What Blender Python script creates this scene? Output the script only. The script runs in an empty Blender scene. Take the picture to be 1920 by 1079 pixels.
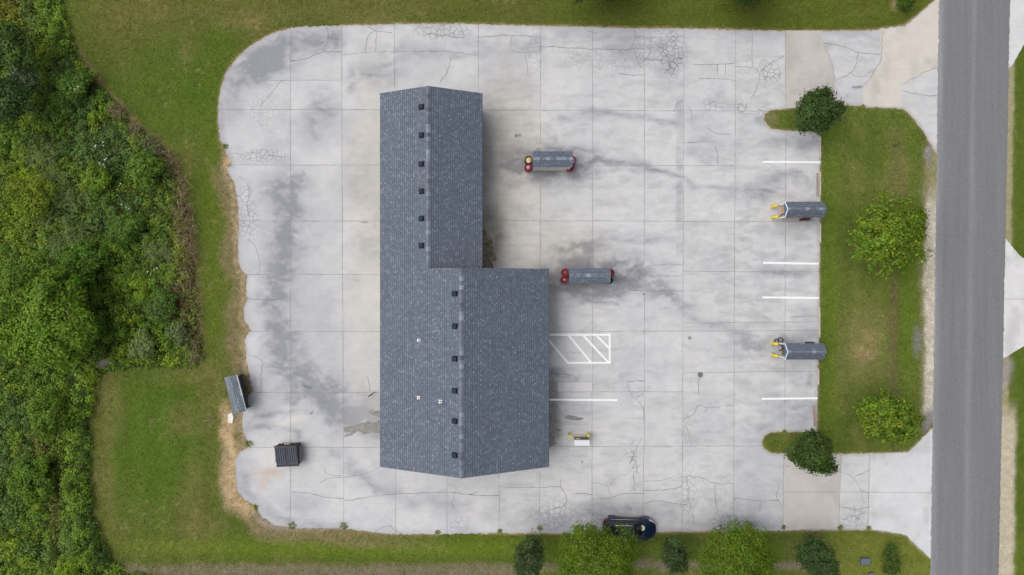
import bpy, math, random
import numpy as np
from mathutils import Vector
from mathutils.geometry import delaunay_2d_cdt

SC = bpy.context.scene
COL = SC.collection
H = 160.0 / 3.0                      # flying height of the camera
RNG = np.random.default_rng(7)
random.seed(7)

# ------------------------------------------------------------------ camera, sky, sun, exposure
cam_d = bpy.data.cameras.new('camera')
cam_d.sensor_width = 36.0
cam_d.lens = 24.0
cam_d.clip_end = 3000
cam = bpy.data.objects.new('camera', cam_d)
COL.objects.link(cam)
cam.location = (0, 0, H)
cam.rotation_euler = (0, 0, 0)
SC.camera = cam

SUN_ELEV, SUN_AZ = math.radians(62), math.radians(280)   # azimuth clockwise from +Y
world = bpy.data.worlds.new('World')
SC.world = world
world.use_nodes = True
wn = world.node_tree
bg = wn.nodes['Background']
sky = wn.nodes.new('ShaderNodeTexSky')
sky.sky_type = 'NISHITA'
sky.sun_disc = False
sky.sun_elevation = SUN_ELEV
sky.sun_rotation = SUN_AZ
sky.air_density = 1.0
sky.dust_density = 6.0
sky.ozone_density = 1.0
hs = wn.nodes.new('ShaderNodeHueSaturation')          # thin overcast: the blue is mostly veiled
hs.inputs['Saturation'].default_value = .42
wn.links.new(sky.outputs[0], hs.inputs['Color'])
wn.links.new(hs.outputs[0], bg.inputs[0])
bg.inputs[1].default_value = 0.12
sd = bpy.data.lights.new('sun', 'SUN')
sd.energy = 1.0
sd.angle = math.radians(60)
sd.color = (1.0, 0.95, 0.88)
sun = bpy.data.objects.new('sun', sd)
COL.objects.link(sun)
sdir = Vector((math.sin(SUN_AZ) * math.cos(SUN_ELEV), math.cos(SUN_AZ) * math.cos(SUN_ELEV), math.sin(SUN_ELEV)))
sun.rotation_euler = (-sdir).to_track_quat('-Z', 'Y').to_euler()
sun.location = (0, 0, 80)
vs = SC.view_settings
vs.view_transform = 'Standard'
vs.look = 'None'
vs.gamma = 1
vs.exposure = 0.14
SC.cycles.max_bounces = 6
SC.cycles.use_denoising = True

# ------------------------------------------------------------------ helpers
def W(px, py, z=0.0):
    """ground survey: place of a point of the photograph at height z"""
    k = (H - z) / H / 24.0
    return Vector(((px - 960.0) * k, (539.5 - py) * k, z))

def ss(a, b, x):
    t = np.clip((x - a) / (b - a), 0, 1)
    return t * t * (3 - 2 * t)

def _h(ix, iy, s):
    n = (ix.astype(np.int64) * 374761393 + iy.astype(np.int64) * 668265263 + s * 1442695041) & 0xFFFFFFFF
    n = ((n ^ (n >> 13)) * 1274126177) & 0xFFFFFFFF
    n = ((n ^ (n >> 16)) * 2246822519) & 0xFFFFFFFF
    return ((n ^ (n >> 15)) & 0xFFFFFF) / float(0xFFFFFF)

def vn(x, y, s=0):
    ix = np.floor(x); iy = np.floor(y)
    fx = x - ix; fy = y - iy
    fx = fx * fx * (3 - 2 * fx); fy = fy * fy * (3 - 2 * fy)
    a = _h(ix, iy, s); b = _h(ix + 1, iy, s); c = _h(ix, iy + 1, s); d = _h(ix + 1, iy + 1, s)
    return (a * (1 - fx) + b * fx) * (1 - fy) + (c * (1 - fx) + d * fx) * fy

def fbm(x, y, scale, octv=4, s=0, sy=None):
    sy = sy or scale
    r = np.zeros_like(x); a = 1.0; t = 0.0; f = 1.0
    for o in range(octv):
        r += a * vn(x * f / scale + 17.3 * o, y * f / sy + 9.1 * o, s + o)
        t += a; a *= 0.55; f *= 2.03
    return r / t                      # about 0..1, mean .5

def dist_poly(X, Y, pts, closed=False):
    P = list(pts)
    if closed: P = P + [P[0]]
    d = np.full(X.shape, 1e9)
    for (x0, y0), (x1, y1) in zip(P[:-1], P[1:]):
        dx, dy = x1 - x0, y1 - y0
        L = dx * dx + dy * dy + 1e-9
        t = np.clip(((X - x0) * dx + (Y - y0) * dy) / L, 0, 1)
        d = np.minimum(d, np.hypot(X - x0 - t * dx, Y - y0 - t * dy))
    return d

def inside(X, Y, pts):
    r = np.zeros(X.shape, bool)
    n = len(pts)
    for i in range(n):
        x0, y0 = pts[i]; x1, y1 = pts[(i + 1) % n]
        c = ((y0 > Y) != (y1 > Y)) & (X < (x1 - x0) * (Y - y0) / (y1 - y0 + 1e-12) + x0)
        r ^= c
    return r

def blob(X, Y, cx, cy, rx, ry, rot=0, soft=.6):
    c, s = math.cos(rot), math.sin(rot)
    u = ((X - cx) * c + (Y - cy) * s) / rx
    v = (-(X - cx) * s + (Y - cy) * c) / ry
    return 1 - ss(1 - soft, 1 + soft, np.hypot(u, v))

def mixc(A, c, m):
    m = np.clip(m, 0, 1)[:, None]
    return A * (1 - m) + np.array(c)[None, :] * m

def rough_outline(pts, amp=1.2, step=4.0, closed=True, seed=1):
    r = random.Random(seed)
    out = []
    P = list(pts) + ([pts[0]] if closed else [])
    for (x0, y0), (x1, y1) in zip(P[:-1], P[1:]):
        L = math.hypot(x1 - x0, y1 - y0)
        n = max(1, int(L / step))
        for i in range(n):
            t = i / n
            j = amp if i else amp * .5
            nx, ny = -(y1 - y0) / (L + 1e-9), (x1 - x0) / (L + 1e-9)
            o = r.gauss(0, .5) * j
            out.append((x0 + (x1 - x0) * t + nx * o, y0 + (y1 - y0) * t + ny * o))
    if not closed: out.append(P[-1])
    return out

def smooth(pts, it=1, closed=True):
    P = list(pts)
    for _ in range(it):
        Q = []
        n = len(P)
        for i in range(n if closed else n - 1):
            a = P[i]; b = P[(i + 1) % n]
            Q.append((a[0] * .75 + b[0] * .25, a[1] * .75 + b[1] * .25))
            Q.append((a[0] * .25 + b[0] * .75, a[1] * .25 + b[1] * .75))
        if not closed: Q = [P[0]] + Q + [P[-1]]
        P = Q
    return P

def tag(o, label=None, cat=None, group=None, kind=None):
    if label: o['label'] = label
    if cat: o['category'] = cat
    if group: o['group'] = group
    if kind: o['kind'] = kind
    return o

def empty(name, loc, rz=0.0):
    o = bpy.data.objects.new(name, None)
    o.empty_display_size = .3
    COL.objects.link(o)
    o.location = loc
    o.rotation_euler = (0, 0, rz)
    return o

def copy_thing(root, loc, rz=None):
    def rec(o, par):
        c = o.copy(); COL.objects.link(c); c.parent = par
        for ch in list(o.children): rec(ch, c)
        return c
    r = rec(root, None)
    r.location = loc
    if rz is not None: r.rotation_euler = (0, 0, rz)
    return r

def mesh_np(name, V, F, mat, cols=None, uv=None, parent=None, extra=None, attr='albedo', smooth_all=False):
    """V (n,3), F (m,k) arrays -> one mesh object"""
    me = bpy.data.meshes.new(name)
    V = np.asarray(V, np.float32); F = np.asarray(F, np.int32)
    m, k = F.shape
    me.vertices.add(len(V)); me.vertices.foreach_set('co', V.ravel())
    me.loops.add(m * k); me.loops.foreach_set('vertex_index', F.ravel())
    me.polygons.add(m)
    me.polygons.foreach_set('loop_start', np.arange(0, m * k, k, dtype=np.int32))
    me.polygons.foreach_set('loop_total', np.full(m, k, np.int32))
    if smooth_all: me.polygons.foreach_set('use_smooth', np.ones(m, bool))
    me.update(calc_edges=True)
    if cols is not None:
        a = me.attributes.new(attr, 'FLOAT_COLOR', 'POINT')
        c = np.ones((len(V), 4), np.float32); c[:, :3] = cols
        a.data.foreach_set('color', c.ravel())
    for nm, arr in (extra or {}).items():
        a = me.attributes.new(nm, 'FLOAT', 'POINT')
        a.data.foreach_set('value', np.asarray(arr, np.float32))
    me.materials.append(mat)
    o = bpy.data.objects.new(name, me)
    COL.objects.link(o)
    if parent: o.parent = parent
    return o

class MB:
    """collects simple solids, build() links them as ONE mesh object"""
    def __init__(s): s.v = []; s.f = []; s.sm = []; s.c = {}; s.uv = {}
    def add(s, verts, faces, smooth=False, col=None, uvs=None):
        b = len(s.v)
        s.v += [tuple(p) for p in verts]
        for i, f in enumerate(faces):
            if uvs: s.uv[len(s.f)] = uvs[i]
            s.f.append(tuple(b + k for k in f)); s.sm.append(smooth)
        if col:
            for i in range(b, len(s.v)): s.c[i] = col
        return s
    def box(s, cx, cy, z0, sx, sy, sz, rz=0, bev=0, col=None):
        x, y = sx / 2, sy / 2
        c, n = math.cos(rz), math.sin(rz)
        def ring(dx, dy, z):
            return [(cx + a * c - b * n, cy + a * n + b * c, z) for a, b in ((-dx, -dy), (dx, -dy), (dx, dy), (-dx, dy))]
        if bev:
            R = [ring(x - bev, y - bev, z0), ring(x, y, z0 + bev), ring(x, y, z0 + sz - bev), ring(x - bev, y - bev, z0 + sz)]
        else:
            R = [ring(x, y, z0), ring(x, y, z0 + sz)]
        V = [p for r in R for p in r]
        F = [(3, 2, 1, 0)]
        for k in range(len(R) - 1):
            for i in range(4):
                j = (i + 1) % 4
                F.append((4 * k + i, 4 * k + j, 4 * k + 4 + j, 4 * k + 4 + i))
        t = 4 * (len(R) - 1)
        F.append((t, t + 1, t + 2, t + 3))
        return s.add(V, F, col=col)
    def prism(s, poly, z0, z1):
        n = len(poly)
        a = sum(poly[i][0] * poly[(i + 1) % n][1] - poly[(i + 1) % n][0] * poly[i][1] for i in range(n))
        if a < 0: poly = poly[::-1]
        V = [(x, y, z0) for x, y in poly] + [(x, y, z1) for x, y in poly]
        F = [tuple(range(n - 1, -1, -1)), tuple(range(n, 2 * n))]
        F += [(i, (i + 1) % n, n + (i + 1) % n, n + i) for i in range(n)]
        return s.add(V, F)
    def hull8(s, lo, hi):
        """two quads (same winding, counter-clockwise from above) -> closed solid"""
        V = list(lo) + list(hi)
        F = [(3, 2, 1, 0), (4, 5, 6, 7)] + [(i, (i + 1) % 4, 4 + (i + 1) % 4, 4 + i) for i in range(4)]
        return s.add(V, F)
    def tube(s, pts, radii, n=8, caps=True):
        pts = [Vector(p) for p in pts]
        if not hasattr(radii, '__len__'): radii = [radii] * len(pts)
        V = []; F = []
        for i, p in enumerate(pts):
            d = (pts[min(i + 1, len(pts) - 1)] - pts[max(i - 1, 0)]).normalized()
            a = d.cross(Vector((0, 0, 1)) if abs(d.z) < .95 else Vector((1, 0, 0))).normalized()
            b = d.cross(a)
            for k in range(n):
                t = 2 * math.pi * k / n
                V.append(p + a * math.cos(t) * radii[i] + b * math.sin(t) * radii[i])
        for i in range(len(pts) - 1):
            for k in range(n):
                F.append((i * n + k, i * n + (k + 1) % n, (i + 1) * n + (k + 1) % n, (i + 1) * n + k))
        s.add(V, F, smooth=True)
        if caps:
            b = len(s.v) - len(V)
            s.f.append(tuple(b + k for k in range(n - 1, -1, -1))); s.sm.append(False)
            s.f.append(tuple(b + (len(pts) - 1) * n + k for k in range(n))); s.sm.append(False)
        return s
    def lathe(s, prof, c=(0, 0, 0), n=20):
        V = []; F = []
        for r, z in prof:
            for k in range(n):
                t = 2 * math.pi * k / n
                V.append((c[0] + r * math.cos(t), c[1] + r * math.sin(t), c[2] + z))
        for i in range(len(prof) - 1):
            for k in range(n):
                F.append((i * n + k, i * n + (k + 1) % n, (i + 1) * n + (k + 1) % n, (i + 1) * n + k))
        return s.add(V, F, smooth=True)
    def build(s, name, mat, parent=None, origin=(0, 0, 0), attr='albedo'):
        me = bpy.data.meshes.new(name)
        o3 = origin
        me.from_pydata([(v[0] - o3[0], v[1] - o3[1], v[2] - o3[2]) for v in s.v], [], s.f)
        for p, f in zip(me.polygons, s.sm): p.use_smooth = f
        if s.c:
            a = me.attributes.new(attr, 'FLOAT_COLOR', 'POINT')
            for i, c in s.c.items(): a.data[i].color = (*c, 1)
        if s.uv:
            ul = me.uv_layers.new(name='UVMap')
            for i, uvs in s.uv.items():
                p = me.polygons[i]
                for k, li in enumerate(p.loop_indices): ul.data[li].uv = uvs[k]
        me.materials.append(mat)
        me.update()
        o = bpy.data.objects.new(name, me)
        COL.objects.link(o)
        if parent: o.parent = parent
        return o

# ------------------------------------------------------------------ materials
def new_mat(name):
    m = bpy.data.materials.new(name); m.use_nodes = True
    nt = m.node_tree
    return m, nt, nt.nodes['Principled BSDF'], lambda t: nt.nodes.new(t), nt.links.new

def mul_noise(nt, N, L, vec, col, scale, var, detail=3, rough=.6):
    no = N('ShaderNodeTexNoise'); no.inputs['Scale'].default_value = scale
    no.inputs['Detail'].default_value = detail; no.inputs['Roughness'].default_value = rough
    L(vec, no.inputs['Vector'])
    mr = N('ShaderNodeMapRange'); mr.inputs[1].default_value = .25; mr.inputs[2].default_value = .75
    mr.inputs[3].default_value = 1 - var; mr.inputs[4].default_value = 1 + var
    L(no.outputs[0], mr.inputs[0])
    mx = N('ShaderNodeVectorMath'); mx.operation = 'SCALE'
    L(col, mx.inputs[0]); L(mr.outputs[0], mx.inputs['Scale'])
    return mx.outputs[0], no.outputs[0]

def plain(name, col, rough=.6, var=.12, scale=5, metal=0, coat=0, attr=False, bump=0, spec=.5, transl=0, fine=0):
    m, nt, P, N, L = new_mat(name)
    tc = N('ShaderNodeTexCoord')
    if attr:
        a = N('ShaderNodeAttribute'); a.attribute_name = 'albedo'; src = a.outputs['Color']
    else:
        a = N('ShaderNodeRGB'); a.outputs[0].default_value = (*col, 1); src = a.outputs[0]
    out, fac = mul_noise(nt, N, L, tc.outputs['Object'], src, scale, var)
    if fine: out, fac = mul_noise(nt, N, L, tc.outputs['Object'], out, fine, var)
    L(out, P.inputs['Base Color'])
    P.inputs['Roughness'].default_value = rough
    P.inputs['Metallic'].default_value = metal
    P.inputs['Specular IOR Level'].default_value = spec
    P.inputs['Coat Weight'].default_value = coat
    P.inputs['Coat Roughness'].default_value = .05
    if bump:
        b = N('ShaderNodeBump'); b.inputs['Strength'].default_value = bump; b.inputs['Distance'].default_value = .02
        L(fac, b.inputs['Height']); L(b.outputs[0], P.inputs['Normal'])
    if transl:
        t = N('ShaderNodeBsdfTranslucent'); L(out, t.inputs[0])
        ms = N('ShaderNodeMixShader'); ms.inputs[0].default_value = transl
        L(P.outputs[0], ms.inputs[1]); L(t.outputs[0], ms.inputs[2])
        L(ms.outputs[0], nt.nodes['Material Output'].inputs[0])
    return m

def concrete_mat(name):
    m, nt, P, N, L = new_mat(name)
    tc = N('ShaderNodeTexCoord'); vec = tc.outputs['Object']
    a = N('ShaderNodeAttribute'); a.attribute_name = 'albedo'
    c, _ = mul_noise(nt, N, L, vec, a.outputs['Color'], 1.1, .05, 6, .65)
    c, fac = mul_noise(nt, N, L, vec, c, 9, .045, 6, .7)
    mp = N('ShaderNodeMapping'); mp.inputs['Scale'].default_value = (.35, 3.2, 1)
    L(vec, mp.inputs[0])
    c, _ = mul_noise(nt, N, L, mp.outputs[0], c, 2.2, .04, 5, .7)
    # fine spread of crazing where the attribute says the slab is broken up
    at = N('ShaderNodeAttribute'); at.attribute_name = 'crackle'
    nz = N('ShaderNodeTexNoise'); nz.inputs['Scale'].default_value = 1.4; nz.inputs['Detail'].default_value = 3
    L(vec, nz.inputs['Vector'])
    ad = N('ShaderNodeMixRGB'); ad.inputs[0].default_value = .18
    L(vec, ad.inputs[1]); L(nz.outputs['Color'], ad.inputs[2])
    vo = N('ShaderNodeTexVoronoi'); vo.feature = 'DISTANCE_TO_EDGE'; vo.inputs['Scale'].default_value = 2.9
    L(ad.outputs[0], vo.inputs['Vector'])
    mr = N('ShaderNodeMapRange'); mr.inputs[1].default_value = .012; mr.inputs[2].default_value = .085
    mr.inputs[3].default_value = 1; mr.inputs[4].default_value = 0
    L(vo.outputs['Distance'], mr.inputs[0])
    mm = N('ShaderNodeMath'); mm.operation = 'MULTIPLY'
    L(mr.outputs[0], mm.inputs[0]); L(at.outputs['Fac'], mm.inputs[1])
    mx = N('ShaderNodeMixRGB'); mx.inputs[2].default_value = (.19, .19, .20, 1)
    L(mm.outputs[0], mx.inputs[0]); L(c, mx.inputs[1])
    L(mx.outputs[0], P.inputs['Base Color'])
    P.inputs['Roughness'].default_value = .85
    P.inputs['Specular IOR Level'].default_value = .25
    b = N('ShaderNodeBump'); b.inputs['Strength'].default_value = .15; b.inputs['Distance'].default_value = .01
    L(fac, b.inputs['Height']); L(b.outputs[0], P.inputs['Normal'])
    return m

def grass_mat(name):
    m, nt, P, N, L = new_mat(name)
    tc = N('ShaderNodeTexCoord'); vec = tc.outputs['Object']
    a = N('ShaderNodeAttribute'); a.attribute_name = 'albedo'
    c, _ = mul_noise(nt, N, L, vec, a.outputs['Color'], 2.2, .16, 6, .7)
    c, _ = mul_noise(nt, N, L, vec, c, 4.5, .28, 7, .9)
    c, fac = mul_noise(nt, N, L, vec, c, 10, .42, 4, .9)
    L(c, P.inputs['Base Color'])
    P.inputs['Roughness'].default_value = .9
    P.inputs['Specular IOR Level'].default_value = .1
    b = N('ShaderNodeBump'); b.inputs['Strength'].default_value = .6; b.inputs['Distance'].default_value = .05
    L(fac, b.inputs['Height']); L(b.outputs[0], P.inputs['Normal'])
    return m

def shingle_mat(name, tint=(1, 1, 1), row=.178, width=.17):
    m, nt, P, N, L = new_mat(name)
    uv = N('ShaderNodeUVMap'); uv.uv_map = 'UVMap'
    br = N('ShaderNodeTexBrick'); br.offset = .5; br.squash = 1
    br.inputs['Color1'].default_value = (0, 0, 0, 1); br.inputs['Color2'].default_value = (1, 1, 1, 1)
    br.inputs['Mortar'].default_value = (.3, .3, .3, 1)
    br.inputs['Scale'].default_value = 1; br.inputs['Mortar Size'].default_value = .02
    br.inputs['Mortar Smooth'].default_value = .3
    br.inputs['Brick Width'].default_value = width; br.inputs['Row Height'].default_value = row
    L(uv.outputs[0], br.inputs['Vector'])
    cr = N('ShaderNodeValToRGB'); e = cr.color_ramp.elements
    cols = [(0, (.116, .138, .182)), (.45, (.138, .166, .217)), (.76, (.156, .186, .238)), (.92, (.185, .216, .268)), (1, (.222, .255, .308))]
    e[0].position = 0; e[0].color = (*[cols[0][1][i] * tint[i] for i in range(3)], 1)
    e[1].position = 1; e[1].color = (*[cols[4][1][i] * tint[i] for i in range(3)], 1)
    for p, c in cols[1:4]:
        q = e.new(p); q.color = (*[c[i] * tint[i] for i in range(3)], 1)
    L(br.outputs['Color'], cr.inputs[0])
    mx = N('ShaderNodeMixRGB'); mx.inputs[2].default_value = (.05, .055, .075, 1)
    mf = N('ShaderNodeMath'); mf.operation = 'MULTIPLY'; mf.inputs[1].default_value = .8
    L(br.outputs['Fac'], mf.inputs[0]); L(mf.outputs[0], mx.inputs[0]); L(cr.outputs[0], mx.inputs[1])
    c, _ = mul_noise(nt, N, L, uv.outputs[0], mx.outputs[0], .5, .06, 4, .6)
    c, fac = mul_noise(nt, N, L, uv.outputs[0], c, 9, .14, 4, .8)
    L(c, P.inputs['Base Color'])
    P.inputs['Roughness'].default_value = .85; P.inputs['Specular IOR Level'].default_value = .3
    b = N('ShaderNodeBump'); b.inputs['Strength'].default_value = .5; b.inputs['Distance'].default_value = .01; b.invert = True
    L(br.outputs['Fac'], b.inputs['Height']); L(b.outputs[0], P.inputs['Normal'])
    return m

def asphalt_mat(name):
    m, nt, P, N, L = new_mat(name)
    tc = N('ShaderNodeTexCoord'); vec = tc.outputs['Object']
    a = N('ShaderNodeAttribute'); a.attribute_name = 'albedo'
    mp = N('ShaderNodeMapping'); mp.inputs['Scale'].default_value = (3.0, .12, 1); L(vec, mp.inputs[0])
    c, _ = mul_noise(nt, N, L, mp.outputs[0], a.outputs['Color'], .7, .10, 4, .6)
    c, _ = mul_noise(nt, N, L, vec, c, 4, .06, 5, .7)
    c, fac = mul_noise(nt, N, L, vec, c, 9, .3, 5, .95)
    L(c, P.inputs['Base Color'])
    P.inputs['Roughness'].default_value = .9; P.inputs['Specular IOR Level'].default_value = .25
    b = N('ShaderNodeBump'); b.inputs['Strength'].default_value = .3; b.inputs['Distance'].default_value = .01
    L(fac, b.inputs['Height']); L(b.outputs[0], P.inputs['Normal'])
    return m

M = dict(
    concrete=concrete_mat('concrete'), grass=grass_mat('lawn'), asphalt=asphalt_mat('asphalt'),
    shingle=shingle_mat('shingle'), shingle_small=shingle_mat('shingle_small', row=.13, width=.2),
    shingle_old=shingle_mat('shingle_old', tint=(1.35, 1.35, 1.22), row=.14, width=.5),
    cap=plain('ridge_shingle', None, .85, .15, 12, attr=True),
    joint=plain('joint', (.25, .245, .25), .9, .3, 2), crack=plain('crack', (.20, .20, .205), .9, .3, 2),
    paint=plain('road_paint', (.80, .81, .83), .7, .06, 3, fine=30),
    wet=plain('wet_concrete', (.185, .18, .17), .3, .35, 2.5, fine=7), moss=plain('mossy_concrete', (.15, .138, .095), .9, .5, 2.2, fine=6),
    leaf=plain('leaf', None, .6, .12, 3, attr=True, transl=.28, spec=.25), bark=plain('bark', (.12, .10, .085), .9, .3, 8, bump=.4),
    block=plain('block_wall', (.52, .50, .46), .85, .1, 4), dark_in=plain('shaded_wall', (.06, .06, .065), .7),
    white=plain('white_trim', (.78, .79, .80), .5, .05), white_m=plain('white_panel', (.64, .65, .67), .35, .04, 4),
    vent=plain('vent_plastic', (.024, .032, .047), .7, .15, 9, spec=.15), pvc=plain('white_pipe', (.82, .83, .84), .4, .04),
    red_lid=plain('red_lid', (.17, .016, .022), .4, .2, 6), red=plain('red_drum', (.26, .018, .028), .42, .18, 6), red_in=plain('drum_inside', (.10, .012, .016), .6),
    black=plain('black_plastic', (.018, .018, .02), .5, .2, 8), yellow=plain('yellow_bollard', (.76, .60, .04), .5, .12, 7),
    pink=plain('pink_lid', (.42, .25, .37), .5, .15, 7), liner=plain('tan_liner', (.62, .47, .22), .45, .3, 9),
    cream=plain('cream_panel', (.62, .60, .52), .6, .12, 3), blue=plain('blue_panel', (.035, .12, .24), .5, .1, 6),
    tan=plain('tan_pad', (.55, .42, .32), .85, .15, 5), wood=plain('rail_metal', (.42, .33, .29), .7, .25, 9),
    rust=plain('rusty_brown', (.085, .055, .05), .75, .35, 6), lid=plain('dumpster_lid', (.07, .073, .098), .5, .15, 5),
    steel=plain('dumpster_steel', (.030, .027, .028), .6, .3, 5), greysteel=plain('grey_steel', (.15, .15, .15), .6, .2, 6),
    stop=plain('stop_concrete', (.46, .43, .40), .9, .2, 4), stop_brown=plain('stop_brown', (.30, .235, .205), .9, .25, 4),
    pad=plain('white_pad', (.70, .68, .64), .9, .1, 6), twig=plain('grey_wood', (.17, .15, .14), .9, .3, 6),
    navy=plain('car_paint', (.005, .012, .036), .3, .1, 4, coat=.45, spec=.35), glass=plain('car_glass', (.008, .010, .012), .06, .05, 3),
    rubber=plain('rubber', (.014, .014, .015), .8), chrome=plain('chrome', (.75, .76, .78), .22, .05, 4, metal=.9),
    lamp=plain('lamp_lens', (.78, .80, .84), .15, .05, 4), redlamp=plain('tail_lens', (.30, .01, .01), .2),
    disc=plain('pale_disc', (.66, .70, .50), .5, .12, 20), slate=plain('slate_box', (.115, .135, .19), .6, .1, 6),
    soil=plain('soil', (.06, .045, .03), .95, .3, 3), stone=plain('pale_stone', (.27, .24, .215), .9, .2, 8),
    flower=plain('white_petal', (.85, .86, .84), .6, .03), gravel=plain('gravel', None, .95, .28, 8, attr=True, fine=22),
)

# ------------------------------------------------------------------ ground survey data (pixels of the photograph)
PAVE_W = [(548,52),(517,61),(495,70),(487,77),(480,80),(460,94),(445,110),(425,135),(415,163),(410,195),(409,225),(413,263),
          (423,275),(425,290),(434,304),(434,312),(425,318),(431,328),(438,340),(445,370),(447,400),(448,433),(446,467),(449,496),(456,510),
          (463,516),(461,542),(464,562),(458,576),(457,585),(459,602),(471,620),(462,630),(459,640),(462,662),(461,676),(466,693),(470,714),(475,734),
          (467,742),(463,755),(456,768),(453,795),(456,810),(462,824),(469,838),(450,848),(443,860),(441,870),(443,895),(446,921),
          (460,939),(478,947),(490,968),(515,985),(548,991),(600,990),(655,992),(700,999),(740,1002),(820,1002)]
PAVE_E = [(900,1000),(1000,1000),(1100,1001),(1230,998),(1400,996),(1560,994),(1627,993),(1660,997),(1697,1004),(1748,1052),(1770,1054),
          (1780,540),(1785,-30),(1745,-30),(1752,2),(1722,27),(1697,49),(1655,53),(1640,57),(1600,58),(1500,59),(1400,57),(1280,54),(1200,54),
          (1100,51),(1000,49),(900,46),(800,45),(740,46),(640,48)]
PAVE = PAVE_W + PAVE_E
ISLAND = [(1432,226),(1433,214),(1442,208),(1490,203),(1540,199),(1580,197),(1617,201),(1692,205),(1702,212),(1715,227),(1733,252),(1743,270),
          (1762,300),(1762,540),(1758,770),(1750,800),(1703,847),(1640,850),(1577,851),(1480,851),(1445,849),(1432,841),(1428,830),(1432,818),(1445,811),(1490,810),
          (1531,808),(1533,720),(1536,600),(1537,400),(1538,262),(1533,249),(1505,246),(1470,245),(1445,241)]
ROAD_L = lambda y: 1760 - 15.0 * (y / 1005.0)
ROAD_R = lambda y: 1893 - 20.0 * (y / 1005.0)
BRUSH = [(-300,-260),(95,-260),(116,0),(126,40),(135,75),(146,100),(163,125),(190,165),(215,190),(245,225),(280,258),(306,280),(322,305),(340,345),
         (350,400),(358,470),(364,520),(368,600),(377,640),(380,670),(372,685),(330,690),(270,690),(215,694),(192,702),(178,722),(170,770),(166,850),
         (170,930),(182,1000),(203,1045),(235,1075),(300,1082),(340,1100),(340,1330),(-300,1330)]

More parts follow.
